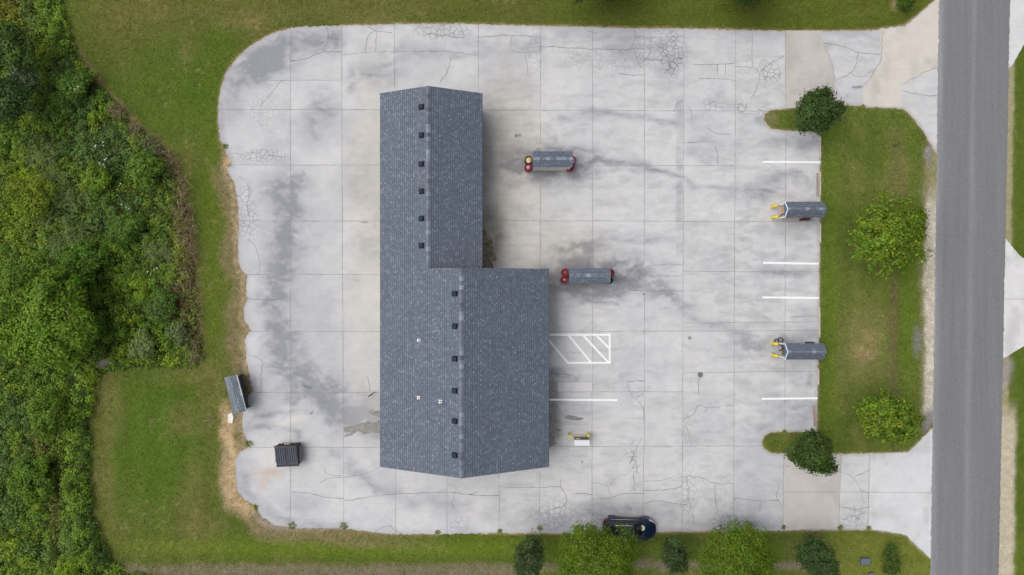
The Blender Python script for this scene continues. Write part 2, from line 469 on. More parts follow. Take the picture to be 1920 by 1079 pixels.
# ------------------------------------------------------------------ lawn: one ground sheet to the horizon
def lawn_albedo(X, Y):
    n1 = fbm(X, Y, 190, 4, 3); n2 = fbm(X, Y, 60, 4, 11); n3 = fbm(X, Y, 18, 4, 23); n4 = fbm(X, Y, 7, 3, 31)
    wx = X + 26 * (fbm(X, Y, 50, 3, 41) - .5); wy = Y + 26 * (fbm(X, Y, 50, 3, 47) - .5)
    A = np.tile(np.array([.086, .114, .020]), (X.size, 1))
    A = mixc(A, (.068, .100, .014), ss(.46, .68, n1) * .75)
    A = mixc(A, (.118, .122, .032), ss(.50, .72, n2) * .4)
    # top lawn is tired and brownish, mown on the slant
    top = (1 - ss(60, 200, Y)) * ss(120, 200, X)
    A = mixc(A, (.115, .105, .030), top * (.2 + .35 * n2))
    stripe = .5 + .5 * np.sin((X * .72 - Y * .69) / 15.0 + 2.0 * n2)
    zone = blob(wx, wy, 260, 190, 190, 150, 0, .5)
    A = mixc(A, (.13, .14, .035), zone * ss(.6, 1, stripe) * .22)
    A = mixc(A, (.064, .112, .012), blob(wx, wy, 330, 170, 90, 80, .6, .7) * .6)
    A = mixc(A, (.058, .105, .010), blob(wx, wy, 400, 120, 40, 80, .4, .8) * .6)
    # left lower lawn
    A = mixc(A, (.064, .118, .012), blob(wx, wy, 290, 830, 70, 130, 0, .7) * .75)
    A = mixc(A, (.088, .125, .012), blob(wx, wy, 400, 420, 18, 300, 0, .8) * .6)
    for (cx, cy, rx, ry, st) in ((200,765,26,70,.55),(195,960,22,80,.3),(195,860,18,60,.25),(340,790,26,26,.6),(362,940,30,60,.5),(385,990,40,22,.45),
                                 (405,760,30,90,.5),(360,700,60,22,.4),(240,30,70,40,.4),(350,105,14,12,.5),(455,32,50,18,.6),(700,35,60,16,.4),(560,20,200,20,.2)):
        A = mixc(A, (.185, .145, .062), blob(wx, wy, cx, cy, rx, ry, 0, .8) * st * .7 * (.2 + 1.4 * n4))
    specks = ss(.66, .8, fbm(X, Y, 5, 2, 77)) * ss(.5, .7, n2)
    A = mixc(A, (.26, .215, .11), specks * .55)
    # lower strip greener, gravelly track along its south side
    A = mixc(A, (.105, .150, .014), blob(wx, Y, 700, 1025, 420, 22, 0, .7) * .75)
    A = mixc(A, (.070, .115, .012), blob(wx, wy, 760, 1010, 120, 8, 0, .9) * .6)
    tr = ss(1056, 1070, Y + 8 * n3) * ss(190, 240, X) * (1 - ss(940, 1000, X))
    A = mixc(A, (.155, .135, .088), tr * (.45 + .8 * n4))
    tr2 = (blob(X, wy, 1360, 1060, 420, 9, 0, .6))
    A = mixc(A, (.18, .15, .115), tr2 * (.25 + .9 * n3) * (1 - ss(1560, 1600, X)))
    A = mixc(A, (.085, .060, .030), blob(wx, wy, 1525, 1008, 12, 14, 0, .8) * .8)
    se = ss(1480, 1560, X) * ss(990, 1010, Y)
    A = mixc(A, (.140, .160, .030), se * .75)
    # north-east lawn deep green with olive
    ne = ss(980, 1100, X) * (1 - ss(56, 70, Y))
    A = mixc(A, (.078, .100, .014), ne * .8)
    A = mixc(A, (.30, .25, .13), blob(wx, wy, 1683, 10, 12, 10, .6, .7) * .7)
    # worn rim along the concrete
    dw = dist_poly(X, Y, PAVE_W); de = dist_poly(X, Y, PAVE_E)
    rim = 1 - ss(0, 6, dw + 6 * (n3 - .5)); rime = 1 - ss(0, 4.5, np.minimum(de, dw) + 5 * (n3 - .5))
    A = mixc(A, (.30, .225, .125), rime * .85)
    west = (1 - ss(18, 42, dw + 26 * (n2 - .5))) * ss(290, 340, Y) * (1 - ss(600, 900, X))
    A = mixc(A, (.19, .155, .080), west * (.4 + .9 * n4))
    bare = (1 - ss(8, 15, dw + 10 * (n3 - .5))) * (X < 620)
    m = blob(X, Y, 440, 600, 40, 400, 0, .3)
    A = mixc(A, (.29, .23, .145), bare * m * (.15 + 1.1 * n4))
    sand = blob(wx, wy, 428, 885, 15, 62, .05, .5) + blob(wx, wy, 452, 948, 22, 16, .7, .6) + blob(wx, wy, 425, 800, 14, 40, 0, .6) + blob(wx, wy, 428, 308, 12, 16, 0, .6)
    A = mixc(A, (.42, .315, .19), sand * (.35 + .8 * n4))
    A = mixc(A, (.26, .215, .175), blob(X, Y, 590, 990, 75, 5, 0, .5) * .8 + blob(X, Y, 500, 980, 26, 8, .5, .5) * .8)
    A = mixc(A, (.13, .105, .075), blob(wx, wy, 460, 735, 12, 40, -.2, .6) * .7)  # dark strip beside the shed: its shade painted into the soil colour
    # soil beneath the brush and its brown fringe
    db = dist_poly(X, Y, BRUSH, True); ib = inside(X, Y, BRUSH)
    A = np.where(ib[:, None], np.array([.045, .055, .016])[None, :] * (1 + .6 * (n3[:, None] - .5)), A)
    fr = (~ib) * (1 - ss(2, 13, db + 10 * (n3 - .5))) * ss(60, 110, Y)
    A = mixc(A, (.175, .125, .070), fr * .75 * (1 - .9 * ss(600, 720, Y)))
    A = mixc(A, (.30, .26, .24), blob(wx, wy, 190, 681, 17, 9, -.4, .5) * ib)
    # east side of the road
    A = mixc(A, (.30, .275, .17), (1 - ss(9, 15, X - ROAD_R(Y) + 8 * (n3 - .5))) * ss(ROAD_R(Y) - 12, ROAD_R(Y) - 6, X) * .85 * (1 - ss(700, 900, Y)))
    east = ss(0, 4, X - ROAD_R(Y) + 4) * (1 - ss(24, 34, X - ROAD_R(Y) + 8 * (n3 - .5))) * ss(740, 800, Y)
    A = mixc(A, (.40, .36, .27), east)
    A = mixc(A, (.25, .235, .23), blob(wx, wy, 1886, 700, 10, 26, .2, .6) * .8)
    far = ss(1900, 1915, X + 6 * n3)
    A = mixc(A, (.064, .100, .010), far * .7)
    mow = np.sin((Y + 6 * n2) / 6.5) * ss(985, 1000, Y) + np.sin((X * .2 + Y * .98) / 7.0 + 3 * n2) * (Y < 50) + np.sin((X + 8 * n2) / 8.0) * ss(690, 740, Y) * (X < 430)
    return A * (.98 + .28 * n4 + .05 * mow)[:, None]

def axis(lo, hi, step, far):
    a = np.arange(lo, hi + step, step)
    o = np.array([20, 60, 150, 400, far])
    return np.concatenate([(lo - o)[::-1], a, hi + o])

def make_lawn():
    xs = axis(-46, 46, .15, 1500); ys = axis(-29, 29, .15, 1500)
    gx, gy = np.meshgrid(xs, ys)
    x, y = gx.ravel(), gy.ravel()
    PX = x * 24 + 960; PY = 539.5 - y * 24
    A = lawn_albedo(np.clip(PX, -400, 2300), np.clip(PY, -400, 1500))
    z = .012 * (fbm(PX, PY, 12, 3, 5) - .5)
    nx, ny = len(xs), len(ys)
    i = np.arange(nx - 1)[None, :] + nx * np.arange(ny - 1)[:, None]
    i = i.ravel()
    F = np.stack([i, i + 1, i + nx + 1, i + nx], 1)
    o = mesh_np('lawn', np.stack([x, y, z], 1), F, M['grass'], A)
    tag(o, kind='structure')
make_lawn()

# ------------------------------------------------------------------ sheets cut to an outline
def sheet(name, outline, z, mat, albedo=None, res=.12, crackle=None, skirt=.0, rough=1.0, seed=1, kind='structure'):
    out = rough_outline(outline, rough, 4.0, True, seed) if rough else list(outline)
    P = [W(a, b) for a, b in out]
    ox = np.array([p.x for p in P]); oy = np.array([p.y for p in P])
    g1 = np.arange(ox.min() + res / 2, ox.max(), res); g2 = np.arange(oy.min() + res / 2, oy.max(), res)
    gx, gy = np.meshgrid(g1, g2); gx, gy = gx.ravel(), gy.ravel()
    gx = gx + RNG.uniform(-.2, .2, gx.size) * res; gy = gy + RNG.uniform(-.2, .2, gy.size) * res
    poly = list(zip(ox, oy))
    k = inside(gx, gy, poly)
    gx, gy = gx[k], gy[k]
    pts = [Vector((a, b)) for a, b in zip(gx, gy)]
    n = len(pts)
    pts += [Vector(p) for p in poly]
    r = delaunay_2d_cdt(pts, [], [list(range(n, n + len(poly)))], 1, 1e-5)
    V = np.array([(v.x, v.y, z) for v in r[0]])
    F = np.array([f for f in r[2] if len(f) == 3])
    a = V[F[:, 0]]; b = V[F[:, 1]]; c = V[F[:, 2]]
    cr = (b[:, 0] - a[:, 0]) * (c[:, 1] - a[:, 1]) - (b[:, 1] - a[:, 1]) * (c[:, 0] - a[:, 0])
    F[cr < 0] = F[cr < 0][:, ::-1]
    if skirt:
        m = len(V); q = len(P)
        ring = np.array([(p.x, p.y, zz) for zz in (z, z - skirt) for p in P])
        V = np.concatenate([V, ring])
        T = []
        for i in range(q):
            j = (i + 1) % q
            T += [(m + i, m + q + i, m + q + j), (m + i, m + q + j, m + j)]
        F = np.concatenate([F, np.array(T)])
    PX = V[:, 0] * 24 + 960; PY = 539.5 - V[:, 1] * 24
    A = albedo(PX, PY) if albedo else None
    ex = {'crackle': crackle(PX, PY)} if crackle else None
    o = mesh_np(name, V, F, mat, A, extra=ex)
    if kind: tag(o, kind=kind)
    return o

VJ = [545, 641, 740, 838, 897, 936, 1012, 1111, 1207, 1280, 1378, 1470]
def concrete_albedo(X, Y):
    n1 = fbm(X, Y, 120, 4, 101); n2 = fbm(X, Y, 40, 4, 111); n3 = fbm(X, Y, 12, 4, 121); ns = fbm(X, Y, 60, 4, 131, sy=14)
    wx = X + 34 * (fbm(X, Y, 45, 4, 141) - .5); wy = Y + 34 * (fbm(X, Y, 45, 4, 151) - .5)
    A = np.tile(np.array([.518, .524, .536]), (X.size, 1))
    # every slab cured a little differently
    ix = np.digitize(X, [545, 641, 740, 838, 936, 1012, 1111, 1207, 1280, 1378, 1470]); iy = np.digitize(Y, [152, 206, 311, 415, 517, 622, 735, 838, 915])
    slab = _h(ix.astype(float), iy.astype(float), 5)
    A = A * (1 + .085 * (slab - .5))[:, None]
    A = mixc(A, (.40, .41, .44), ss(.47, .70, n1) * .55)
    A = mixc(A, (.40, .41, .435), ss(.5, .66, fbm(wx, wy, 80, 6, 105, sy=120)) * .42 * (1 - .5 * ss(720, 900, X)))
    A = mixc(A, (.57, .57, .575), ss(.52, .75, n2) * .5)
    A = mixc(A, (.38, .38, .40), ss(.55, .75, ns) * .28 * ss(880, 1000, X))
    nf = fbm(X, Y, 7, 4, 181, sy=3.5); ng = fbm(X, Y, 26, 5, 191, sy=9)
    eastm = ss(860, 960, X) * (1 - .5 * ss(1480, 1540, X))
    A = A * (1 - .10 * ss(.5, .72, ng) * (.35 + .65 * eastm) + .09 * (nf - .5))[:, None]
    lot = blob(wx, wy, 1440, 460, 130, 330, 0, .8)
    A = mixc(A, (.33, .335, .35), lot * ss(.5, .66, fbm(X, Y, 34, 5, 193, sy=16)) * .42)
    A = mixc(A, (.58, .58, .57), lot * ss(.56, .7, fbm(X, Y, 30, 5, 197, sy=12)) * .5)
    D = (.205, .215, .25)
    m = np.zeros(X.size)
    vx = X + 10 * (fbm(X, Y, 26, 4, 143) - .5); vy = Y + 10 * (fbm(X, Y, 26, 4, 153) - .5)
    def st(pts, w, s, soft=True):
        nonlocal m
        d = dist_poly(wx, wy, pts) if w > 11 else dist_poly(vx, vy, pts)
        m = np.maximum(m, s * np.exp(-(d / (w * (.55 + .9 * n2))) ** 2) * (.55 + .9 * n3))
    def bl(cx, cy, rx, ry, s, rot=0, soft=.8):
        nonlocal m
        m = np.maximum(m, s * blob(wx, wy, cx, cy, rx, ry, rot, soft) * (.5 + 1.0 * n3))
    st([(418,170),(450,112),(500,85),(560,76),(625,78)], 24, .62); st([(414,195),(413,250),(424,300)], 9, .6); bl(496,116,62,34,1.35,-.6); bl(438,165,20,55,.7); bl(600,82,56,18,.7); bl(700,140,46,26,.5); bl(600,205,26,40,.5); bl(505,150,30,20,.4); bl(770,90,60,12,.45)
    st([(600,212),(588,245)], 18, .5); st([(660,175),(690,135),(780,100),(900,90),(1010,86)], 13, .42)
    st([(540,350),(538,430),(528,510),(518,570),(522,630),(545,690),(590,735),(650,775),(712,785)], 36, .95)
    bl(520,600,24,80,.8); bl(590,720,66,36,.75,.5); bl(660,765,62,28,.75); bl(545,690,30,60,.6); bl(535,470,22,60,.6); bl(690,460,34,26,.35); bl(660,520,16,20,.35); bl(675,345,30,40,.25)
    st([(458,806),(490,797),(530,803),(562,816)], 8, .55); st([(462,800),(482,782),(522,772),(560,768)], 6, .5)
    st([(455,925),(490,955),(560,985),(640,990)], 15, .5); st([(630,850),(690,905),(770,935),(860,955)], 14, .38); bl(455,910,14,40,.45); bl(560,940,40,20,.3)
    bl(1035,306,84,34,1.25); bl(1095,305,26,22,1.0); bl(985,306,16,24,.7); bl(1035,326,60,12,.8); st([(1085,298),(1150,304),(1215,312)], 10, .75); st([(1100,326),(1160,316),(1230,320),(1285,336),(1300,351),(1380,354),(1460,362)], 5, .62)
    st([(1050,222),(1110,208),(1200,220),(1278,236)], 7, .5); st([(1060,474),(1120,446),(1200,452),(1272,446)], 10, .4)
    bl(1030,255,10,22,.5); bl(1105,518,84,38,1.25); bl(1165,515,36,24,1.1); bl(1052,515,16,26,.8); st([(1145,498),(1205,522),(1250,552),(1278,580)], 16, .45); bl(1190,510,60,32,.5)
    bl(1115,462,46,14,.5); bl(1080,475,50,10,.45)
    st([(1280,590),(1310,604),(1370,620),(1440,640)], 8, .34); st([(1052,530),(1080,550),(1110,566),(1158,572)], 4, .8)
    bl(1410,362,50,16,.5); bl(1482,338,36,12,.6); bl(1500,420,60,18,.35); bl(1480,506,60,10,.5); bl(1440,646,70,14,.6); bl(1500,632,60,10,.5); bl(1495,690,40,18,.3); bl(1520,706,10,16,.8)
    bl(1500,770,56,26,.5); bl(1420,800,30,12,.4); bl(1500,262,60,18,.45); bl(1390,984,70,16,.85); bl(1060,972,110,26,.5); bl(1190,960,80,22,.45); bl(1500,986,70,8,.6)
    bl(1600,62,50,10,.4); bl(1530,86,24,14,.5); bl(1130,70,120,14,.35); bl(1190,100,60,22,.35); bl(1255,105,28,40,.5); bl(1090,215,30,10,.4)
    bl(1430,225,14,12,.5); bl(1370,260,60,40,.22); bl(880,70,60,14,.3); bl(1080,722,40,12,.4); bl(1060,760,50,16,.4); bl(1075,770,60,30,.3); bl(1060,700,34,10,.5)
    m = np.maximum(m, .30 * ss(1266, 1268, X) * (1 - ss(1279, 1281, X)) * ss(170, 200, Y) * (1 - ss(470, 500, Y)) * (.6 + .8 * n2))
    brk = fbm(wx, wy, 20, 6, 183, sy=11)
    m = m * (.84 + .32 * _h(ix.astype(float), iy.astype(float), 8))
    m = np.clip(m + (brk - .5) * 1.35 * np.clip(m * 1.8, 0, 1) + (nf - .5) * .5 * np.clip(m * 2, 0, 1), 0, 1)
    A = mixc(A, D, m * .82)
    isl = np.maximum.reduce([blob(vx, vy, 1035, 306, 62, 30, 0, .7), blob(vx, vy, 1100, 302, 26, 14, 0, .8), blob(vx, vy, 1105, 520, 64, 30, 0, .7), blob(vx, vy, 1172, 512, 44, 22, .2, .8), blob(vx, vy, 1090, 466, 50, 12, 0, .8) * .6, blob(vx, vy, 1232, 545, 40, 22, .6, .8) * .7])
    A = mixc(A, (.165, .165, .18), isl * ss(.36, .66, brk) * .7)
    # darker strip along the east walls
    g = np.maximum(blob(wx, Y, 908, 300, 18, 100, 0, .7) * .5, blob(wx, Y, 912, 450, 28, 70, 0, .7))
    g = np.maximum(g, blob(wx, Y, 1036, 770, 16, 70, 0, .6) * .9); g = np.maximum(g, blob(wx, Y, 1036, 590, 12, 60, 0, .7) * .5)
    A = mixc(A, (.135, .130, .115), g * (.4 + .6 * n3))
    warm = np.maximum(blob(wx, wy, 950, 330, 60, 190, 0, .7), blob(wx, wy, 700, 350, 40, 200, 0, .8) * .8)
    warm = np.maximum(warm, blob(wx, wy, 1010, 480, 110, 60, 0, .8) * .8)
    A = A * (1 - warm[:, None] * np.array([.02, .06, .14])[None, :])
    A = mixc(A, (.58, .56, .52), blob(wx, wy, 690, 640, 40, 160, 0, .8) * .4)
    A = mixc(A, (.47, .33, .22), np.maximum(blob(wx, wy, 500, 888, 24, 9, .1, .8), blob(wx, wy, 490, 905, 12, 14, 0, .8) * .7) * .55)
    A = mixc(A, (.62, .61, .57), (blob(wx, wy, 505, 860, 30, 16, 0, .7) + blob(wx, wy, 545, 788, 36, 8, -.3, .7)) * .5)
    for (cx, cy, r) in ((968,255,3),(975,254,2.4),(1313,703,5),(1208,552,2),(1293,634,3),(1092,866,1.6),(918,948,0),(1004,940,0),(700,420,0),(569,724,0)):
        if r: A = mixc(A, (.09, .09, .09), blob(X, Y, cx, cy, r, r, 0, .4) * .8)
    A = mixc(A, (.17, .18, .20), blob(wx, wy, 570, 723, 11, 3, 0, .4) * .7 + blob(wx, wy, 585, 774, 4, 2, 0, .4) * .7)
    A = mixc(A, (.20, .22, .27), blob(X, Y, 1606, 164, 10, 2.6, 0, .25) * .85 + blob(X, Y, 1624, 162, 12, 1.8, -.05, .5) * .5)
    A = mixc(A, (.16, .16, .15), blob(X, Y, 684, 417, 9, 1.4, 0, .5) * .7)
    pe = dist_poly(X, Y, PAVE, True)
    A = mixc(A, (.37, .375, .40), (1 - ss(2, 15, pe + 16 * (n2 - .5))) * .5)
    A = mixc(A, (.30, .26, .22), (1 - ss(0, 3.5, pe)) * .4)
    A = mixc(A, (.35, .32, .29), (1 - ss(1, 7, dist_poly(X, Y, ISLAND, True) + 6 * (n2 - .5))) * .55)
    return A * (.955 + .09 * n3)[:, None]

CRAZE = [(1258,104,26,42,.95),(1222,98,34,28,.5),(830,60,50,13,.8),(1391,199,12,11,1),(1340,198,20,12,.6),(1447,138,20,20,.8),(1420,120,30,30,.25),(1045,965,52,26,.5),
         (1292,935,18,60,.5),(1190,865,6,34,.8),(492,295,44,12,.75),(462,400,22,55,.6),(492,205,32,36,.3),(1255,60,30,10,.5),(1601,970,24,20,.6),(1130,110,70,26,.3),
         (1340,925,40,50,.22),(1006,95,16,50,.35),(1286,805,8,30,.4),(860,985,20,14,.4),(1180,120,24,16,.4),(1600,100,40,40,.12)]
def craze(X, Y):
    wx = X + 16 * (fbm(X, Y, 22, 3, 161) - .5); wy = Y + 16 * (fbm(X, Y, 22, 3, 171) - .5)
    m = np.zeros(X.size)
    for cx, cy, rx, ry, s in CRAZE: m = np.maximum(m, s * blob(wx, wy, cx, cy, rx, ry, 0, .45))
    return m

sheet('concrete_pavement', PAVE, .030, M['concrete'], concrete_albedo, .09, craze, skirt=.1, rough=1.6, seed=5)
def tinted(c, v=.06):
    def f(X, Y):
        A = np.tile(np.array(c), (X.size, 1))
        A = mixc(A, [.82 * v for v in c], ss(.5, .72, fbm(X, Y, 40, 5, 201)) * .6)
        A = mixc(A, (.34, .335, .34), ss(.56, .75, fbm(X, Y, 26, 5, 207, sy=60)) * .35)
        return A * (1 - v + 2 * v * fbm(X, Y, 14, 4, 211))[:, None]
    return f
zero = lambda X, Y: np.zeros(X.size)
for nm, pts, c in (
    ('concrete_patch', [(1472,58),(1538,58),(1548,90),(1560,118),(1564,140),(1565,170),(1559,185),(1559,197),(1530,199),(1472,204)], (.46,.44,.415)),
    ('concrete_patch', [(1650,56),(1697,51),(1724,28),(1752,3),(1770,-30),(1770,120),(1757,127),(1725,145),(1690,160),(1691,201),(1618,197),(1617,166),(1628,150),(1636,132),(1652,118),(1654,100),(1649,85)], (.545,.515,.475)),
    ('concrete_patch', [(1469,853),(1577,853),(1573,991),(1468,993)], (.475,.458,.435)),
    ('concrete_patch', [(1632,852),(1702,849),(1752,800),(1765,805),(1765,1052),(1749,1051),(1698,1003),(1660,995),(1628,991)], (.56,.575,.59)),
    ('concrete_patch', [(1046,716),(1110,716),(1110,735),(1046,735)], (.53,.532,.54)),
):
    sheet(nm, pts, .034, M['concrete'], tinted(c), .2, zero, rough=.7, seed=len(pts))

# ------------------------------------------------------------------ joints and cracks
def ribbon(mb, pts, w, z):
    P = [W(a, b, 0) for a, b in pts]
    V = []; n = len(P)
    for i, p in enumerate(P):
        d = P[min(i + 1, n - 1)] - P[max(i - 1, 0)]
        q = Vector((-d.y, d.x, 0)).normalized() * w * .5 * (random.uniform(.6, 1.3) if n > 3 else 1)
        V += [(p.x + q.x, p.y + q.y, z), (p.x - q.x, p.y - q.y, z)]
    mb.add(V, [(2 * i, 2 * i + 1, 2 * i + 3, 2 * i + 2) for i in range(n - 1)])
def jag(pts, amp=1.6, step=5):
    return rough_outline(smooth(pts, 1, False) if len(pts) > 2 else pts, amp, step, False, int(pts[0][0] * 7 + pts[0][1]))

JOINTS = [(545,54,545,990),(641,48,641,206),(641,206,645,992),(740,46,740,165),(742,880,742,1001),(838,892,838,1001),(936,885,936,1000),(897,46,897,172),
          (1013,50,1013,502),(1012,885,1012,1000),(1111,51,1111,735),(1110,735,1110,1000),(1208,54,1208,837),(1207,837,1206,997),(1282,54,1279,997),(1379,57,1375,996),(1472,58,1473,202),(1473,246,1471,808),(1469,853,1468,994),
          (1577,852,1572,993),(1630,852,1627,992),(1410,60,1410,125),
          (411,206,712,206),(425,310,712,310),(448,415,712,415),(463,515,712,515),(471,622,712,622),(475,736,712,736),(469,839,712,839),(490,151,641,151),(905,207,1473,209),(960,311,1378,311),(905,414,1440,416),
          (1030,518,1280,518),(1282,509,1440,510),(1030,622,1535,620),(1282,699,1535,696),(1030,735,1279,735),(1030,838,1428,836),(1469,923,1575,923),(1630,923,1747,924),(1282,606,1535,604),(1046,716,1110,716),(1046,716,1046,735),(1440,416,1536,415),(1440,510,1535,510),(1577,923,1628,923)]
jb = MB()
for x0, y0, x1, y1 in JOINTS:
    ribbon(jb, rough_outline([(x0, y0), (x1, y1)], .35, 14, False, x0 + y0), .032, .038)
tag(jb.build('pavement_joints', M['joint']), kind='structure')
CRACKS = [
 [(545,115),(575,112),(600,97),(640,97)],[(605,95),(618,72),(612,50)],[(618,72),(640,75)],[(641,104),(690,98),(740,98),(785,96),(840,97),(897,105)],[(685,97),(688,70),(700,60)],[(704,97),(706,60)],[(690,50),(705,60),(735,62)],
 [(845,108),(842,130),(825,155)],[(785,48),(792,60),(806,64)],[(806,64),(870,72)],[(820,48),(822,70)],[(845,46),(843,68)],[(860,46),(868,66)],[(897,70),(960,66),(1013,70)],[(960,66),(955,95),(985,100),(1013,96)],[(985,100),(990,140)],[(1013,88),(1060,90),(1110,92),(1160,94)],
 [(1095,52),(1108,62),(1130,60)],[(1160,94),(1190,92),(1208,92)],[(1190,55),(1192,70),(1184,92),(1172,96)],[(1192,70),(1250,71),(1280,68)],[(1222,72),(1218,100),(1208,115),(1197,122)],[(1186,90),(1196,112),(1200,125),(1208,132)],[(1200,113),(1250,114)],[(1160,140),(1208,142)],
 [(1300,122),(1340,122),(1378,119)],[(1345,120),(1346,145)],[(1360,120),(1361,140)],[(1310,147),(1350,148),(1378,152)],[(1378,126),(1410,126),(1425,135),(1422,160),(1408,185)],[(1425,135),(1440,122),(1470,105)],[(1430,135),(1436,170)],
 [(1540,75),(1560,115),(1565,150)],[(1545,82),(1575,85),(1608,100),(1650,102)],[(1608,100),(1606,120),(1595,140),(1565,152)],[(1595,138),(1615,148),(1640,130)],[(1655,60),(1652,90),(1653,115),(1640,130),(1628,152),(1620,158)],[(1692,158),(1740,132),(1757,128)],[(1690,170),(1720,178),(1757,180)],
 [(1420,205),(1434,214)],[(1380,212),(1405,215),(1425,212)],[(1263,210),(1268,195),(1280,188)],[(1282,197),(1296,205),(1297,225)],[(1326,240),(1340,252),(1370,252)],[(1282,268),(1325,266)],[(1340,275),(1346,290),(1345,311)],
 [(425,290),(450,288),(470,300),(500,290),(540,296)],[(448,330),(470,350),(462,390),(470,415)],[(466,450),(485,470),(488,505),(484,515)],[(458,560),(490,562),(530,562)],[(463,665),(486,670),(492,680),(520,690)],[(492,680),(489,736)],
 [(600,905),(620,895),(650,896),(700,885),(712,875)],[(545,922),(580,925),(620,935),(645,935)],[(645,940),(690,932),(742,926),(800,924),(838,922),(880,928),(895,922)],[(607,877),(612,890),(640,892)],[(838,908),(858,912),(850,930)],[(850,930),(848,955)],[(880,928),(936,930)],[(936,914),(1012,915),(1050,912)],[(1050,912),(1062,930),(1064,945),(1035,955)],[(1050,912),(1052,900)],[(1078,925),(1111,927)],
 [(1111,906),(1132,908),(1142,913),(1143,935),(1111,935)],[(1142,913),(1155,893),(1180,889),(1195,860),(1192,840),(1205,820)],[(1188,888),(1190,920)],[(1207,903),(1250,900),(1275,888)],[(1190,850),(1180,870)],[(1207,920),(1260,918),(1278,912)],[(1207,945),(1235,938),(1260,944),(1290,947)],[(1140,935),(1170,925),(1207,926)],
 [(1282,893),(1315,895),(1340,908),(1375,906)],[(1288,895),(1290,930),(1296,960),(1302,985)],[(1340,908),(1340,930),(1346,965)],[(1375,934),(1430,940),(1460,938)],[(1425,940),(1424,960)],[(1460,905),(1455,935),(1466,950)],
 [(1380,940),(1375,934)],[(1577,885),(1600,895),(1615,920),(1620,945)],[(1600,895),(1630,882)],[(1577,952),(1610,955),(1630,950)],[(1577,975),(1600,968),(1620,962)],[(1615,920),(1630,925)],
 [(1282,497),(1250,496),(1210,500)],[(1178,545),(1240,545),(1280,546)],[(1177,716),(1177,735),(1207,762),(1207,790)],[(1177,715),(1207,715)],[(1207,735),(1195,746)],[(1312,705),(1308,720),(1310,740)],[(1296,770),(1310,758),(1325,765),(1375,760)],[(1325,765),(1320,775)],[(1282,785),(1300,778),(1310,760)],
 [(1287,800),(1290,815),(1297,835)],[(1480,595),(1520,592),(1535,594)],[(1430,592),(1440,598)],[(1282,570),(1300,575)],[(690,706),(692,720),(694,734)],[(1030,700),(1070,702),(1085,715)],
 [(730,985),(742,995),(755,1001)],[(700,1001),(712,990),(735,985)],[(530,150),(520,160),(510,175),(488,200)],[(1060,660),(1090,662)],
]
cb = MB()
for c in CRACKS: ribbon(cb, jag(c), random.uniform(.024, .045), .0385)
tag(cb.build('pavement_cracks', M['crack']), kind='structure')

# stains with a hard edge: running water and moss
for nm, pts, mat in (('wet_patch', [(644,802),(655,799),(660,797),(668,797),(676,793),(686,793),(690,790),(697,793),(704,791),(709,789),(714,786),(720,788),(720,812),(705,812),(697,811),(688,814),(681,816),(680,813),(672,809),(664,813),(661,816),(652,818),(645,819),(649,815),(658,813),(655,811),(646,812)], 'wet'),
                     ('wet_patch', [(688,772),(700,770),(720,769),(720,784),(704,781)], 'wet'),
                     ('wet_patch', [(1057,783),(1066,778),(1078,780),(1088,783),(1096,784),(1092,787),(1074,788),(1062,786)], 'wet'),
                     ('wet_patch', [(1022,732),(1040,735),(1044,745),(1036,765),(1034,785),(1038,800),(1053,806),(1052,809),(1041,810),(1040,825),(1044,834),(1032,838),(1022,838)], 'wet'),
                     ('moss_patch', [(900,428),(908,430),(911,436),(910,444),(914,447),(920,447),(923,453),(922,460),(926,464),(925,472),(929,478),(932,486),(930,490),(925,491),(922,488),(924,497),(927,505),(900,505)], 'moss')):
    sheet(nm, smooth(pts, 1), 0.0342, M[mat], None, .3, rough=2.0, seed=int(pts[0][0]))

# painted stall lines
def line(p0, p1, w=.115):
    mb = MB(); ribbon(mb, [p0, p1], w, .042)
    tag(mb.build('painted_line', M['paint']), kind='structure')
for p0, p1 in (((1429,304),(1538,305)),((1430,493),(1535,495)),((1429,558),(1535,559)),((1428,748),(1533,747)),((1020,749.5),(1157,750.5))):
    line(p0, p1, .155)
hb = MB()
for k, (p0, p1) in enumerate((((1020,628),(1145,628)),((1143,628),(1143,682)),((1145,680.5),(1064,680.5)),((1065,681),(1024,632)),((1109,681),(1066,629)),((1142,681),(1093,629)),((1142,653),(1118,629)))):
    ribbon(hb, [p0, p1], .15, .042 + .0006 * k)
tag(hb.build('painted_hatching', M['paint']), kind='structure')

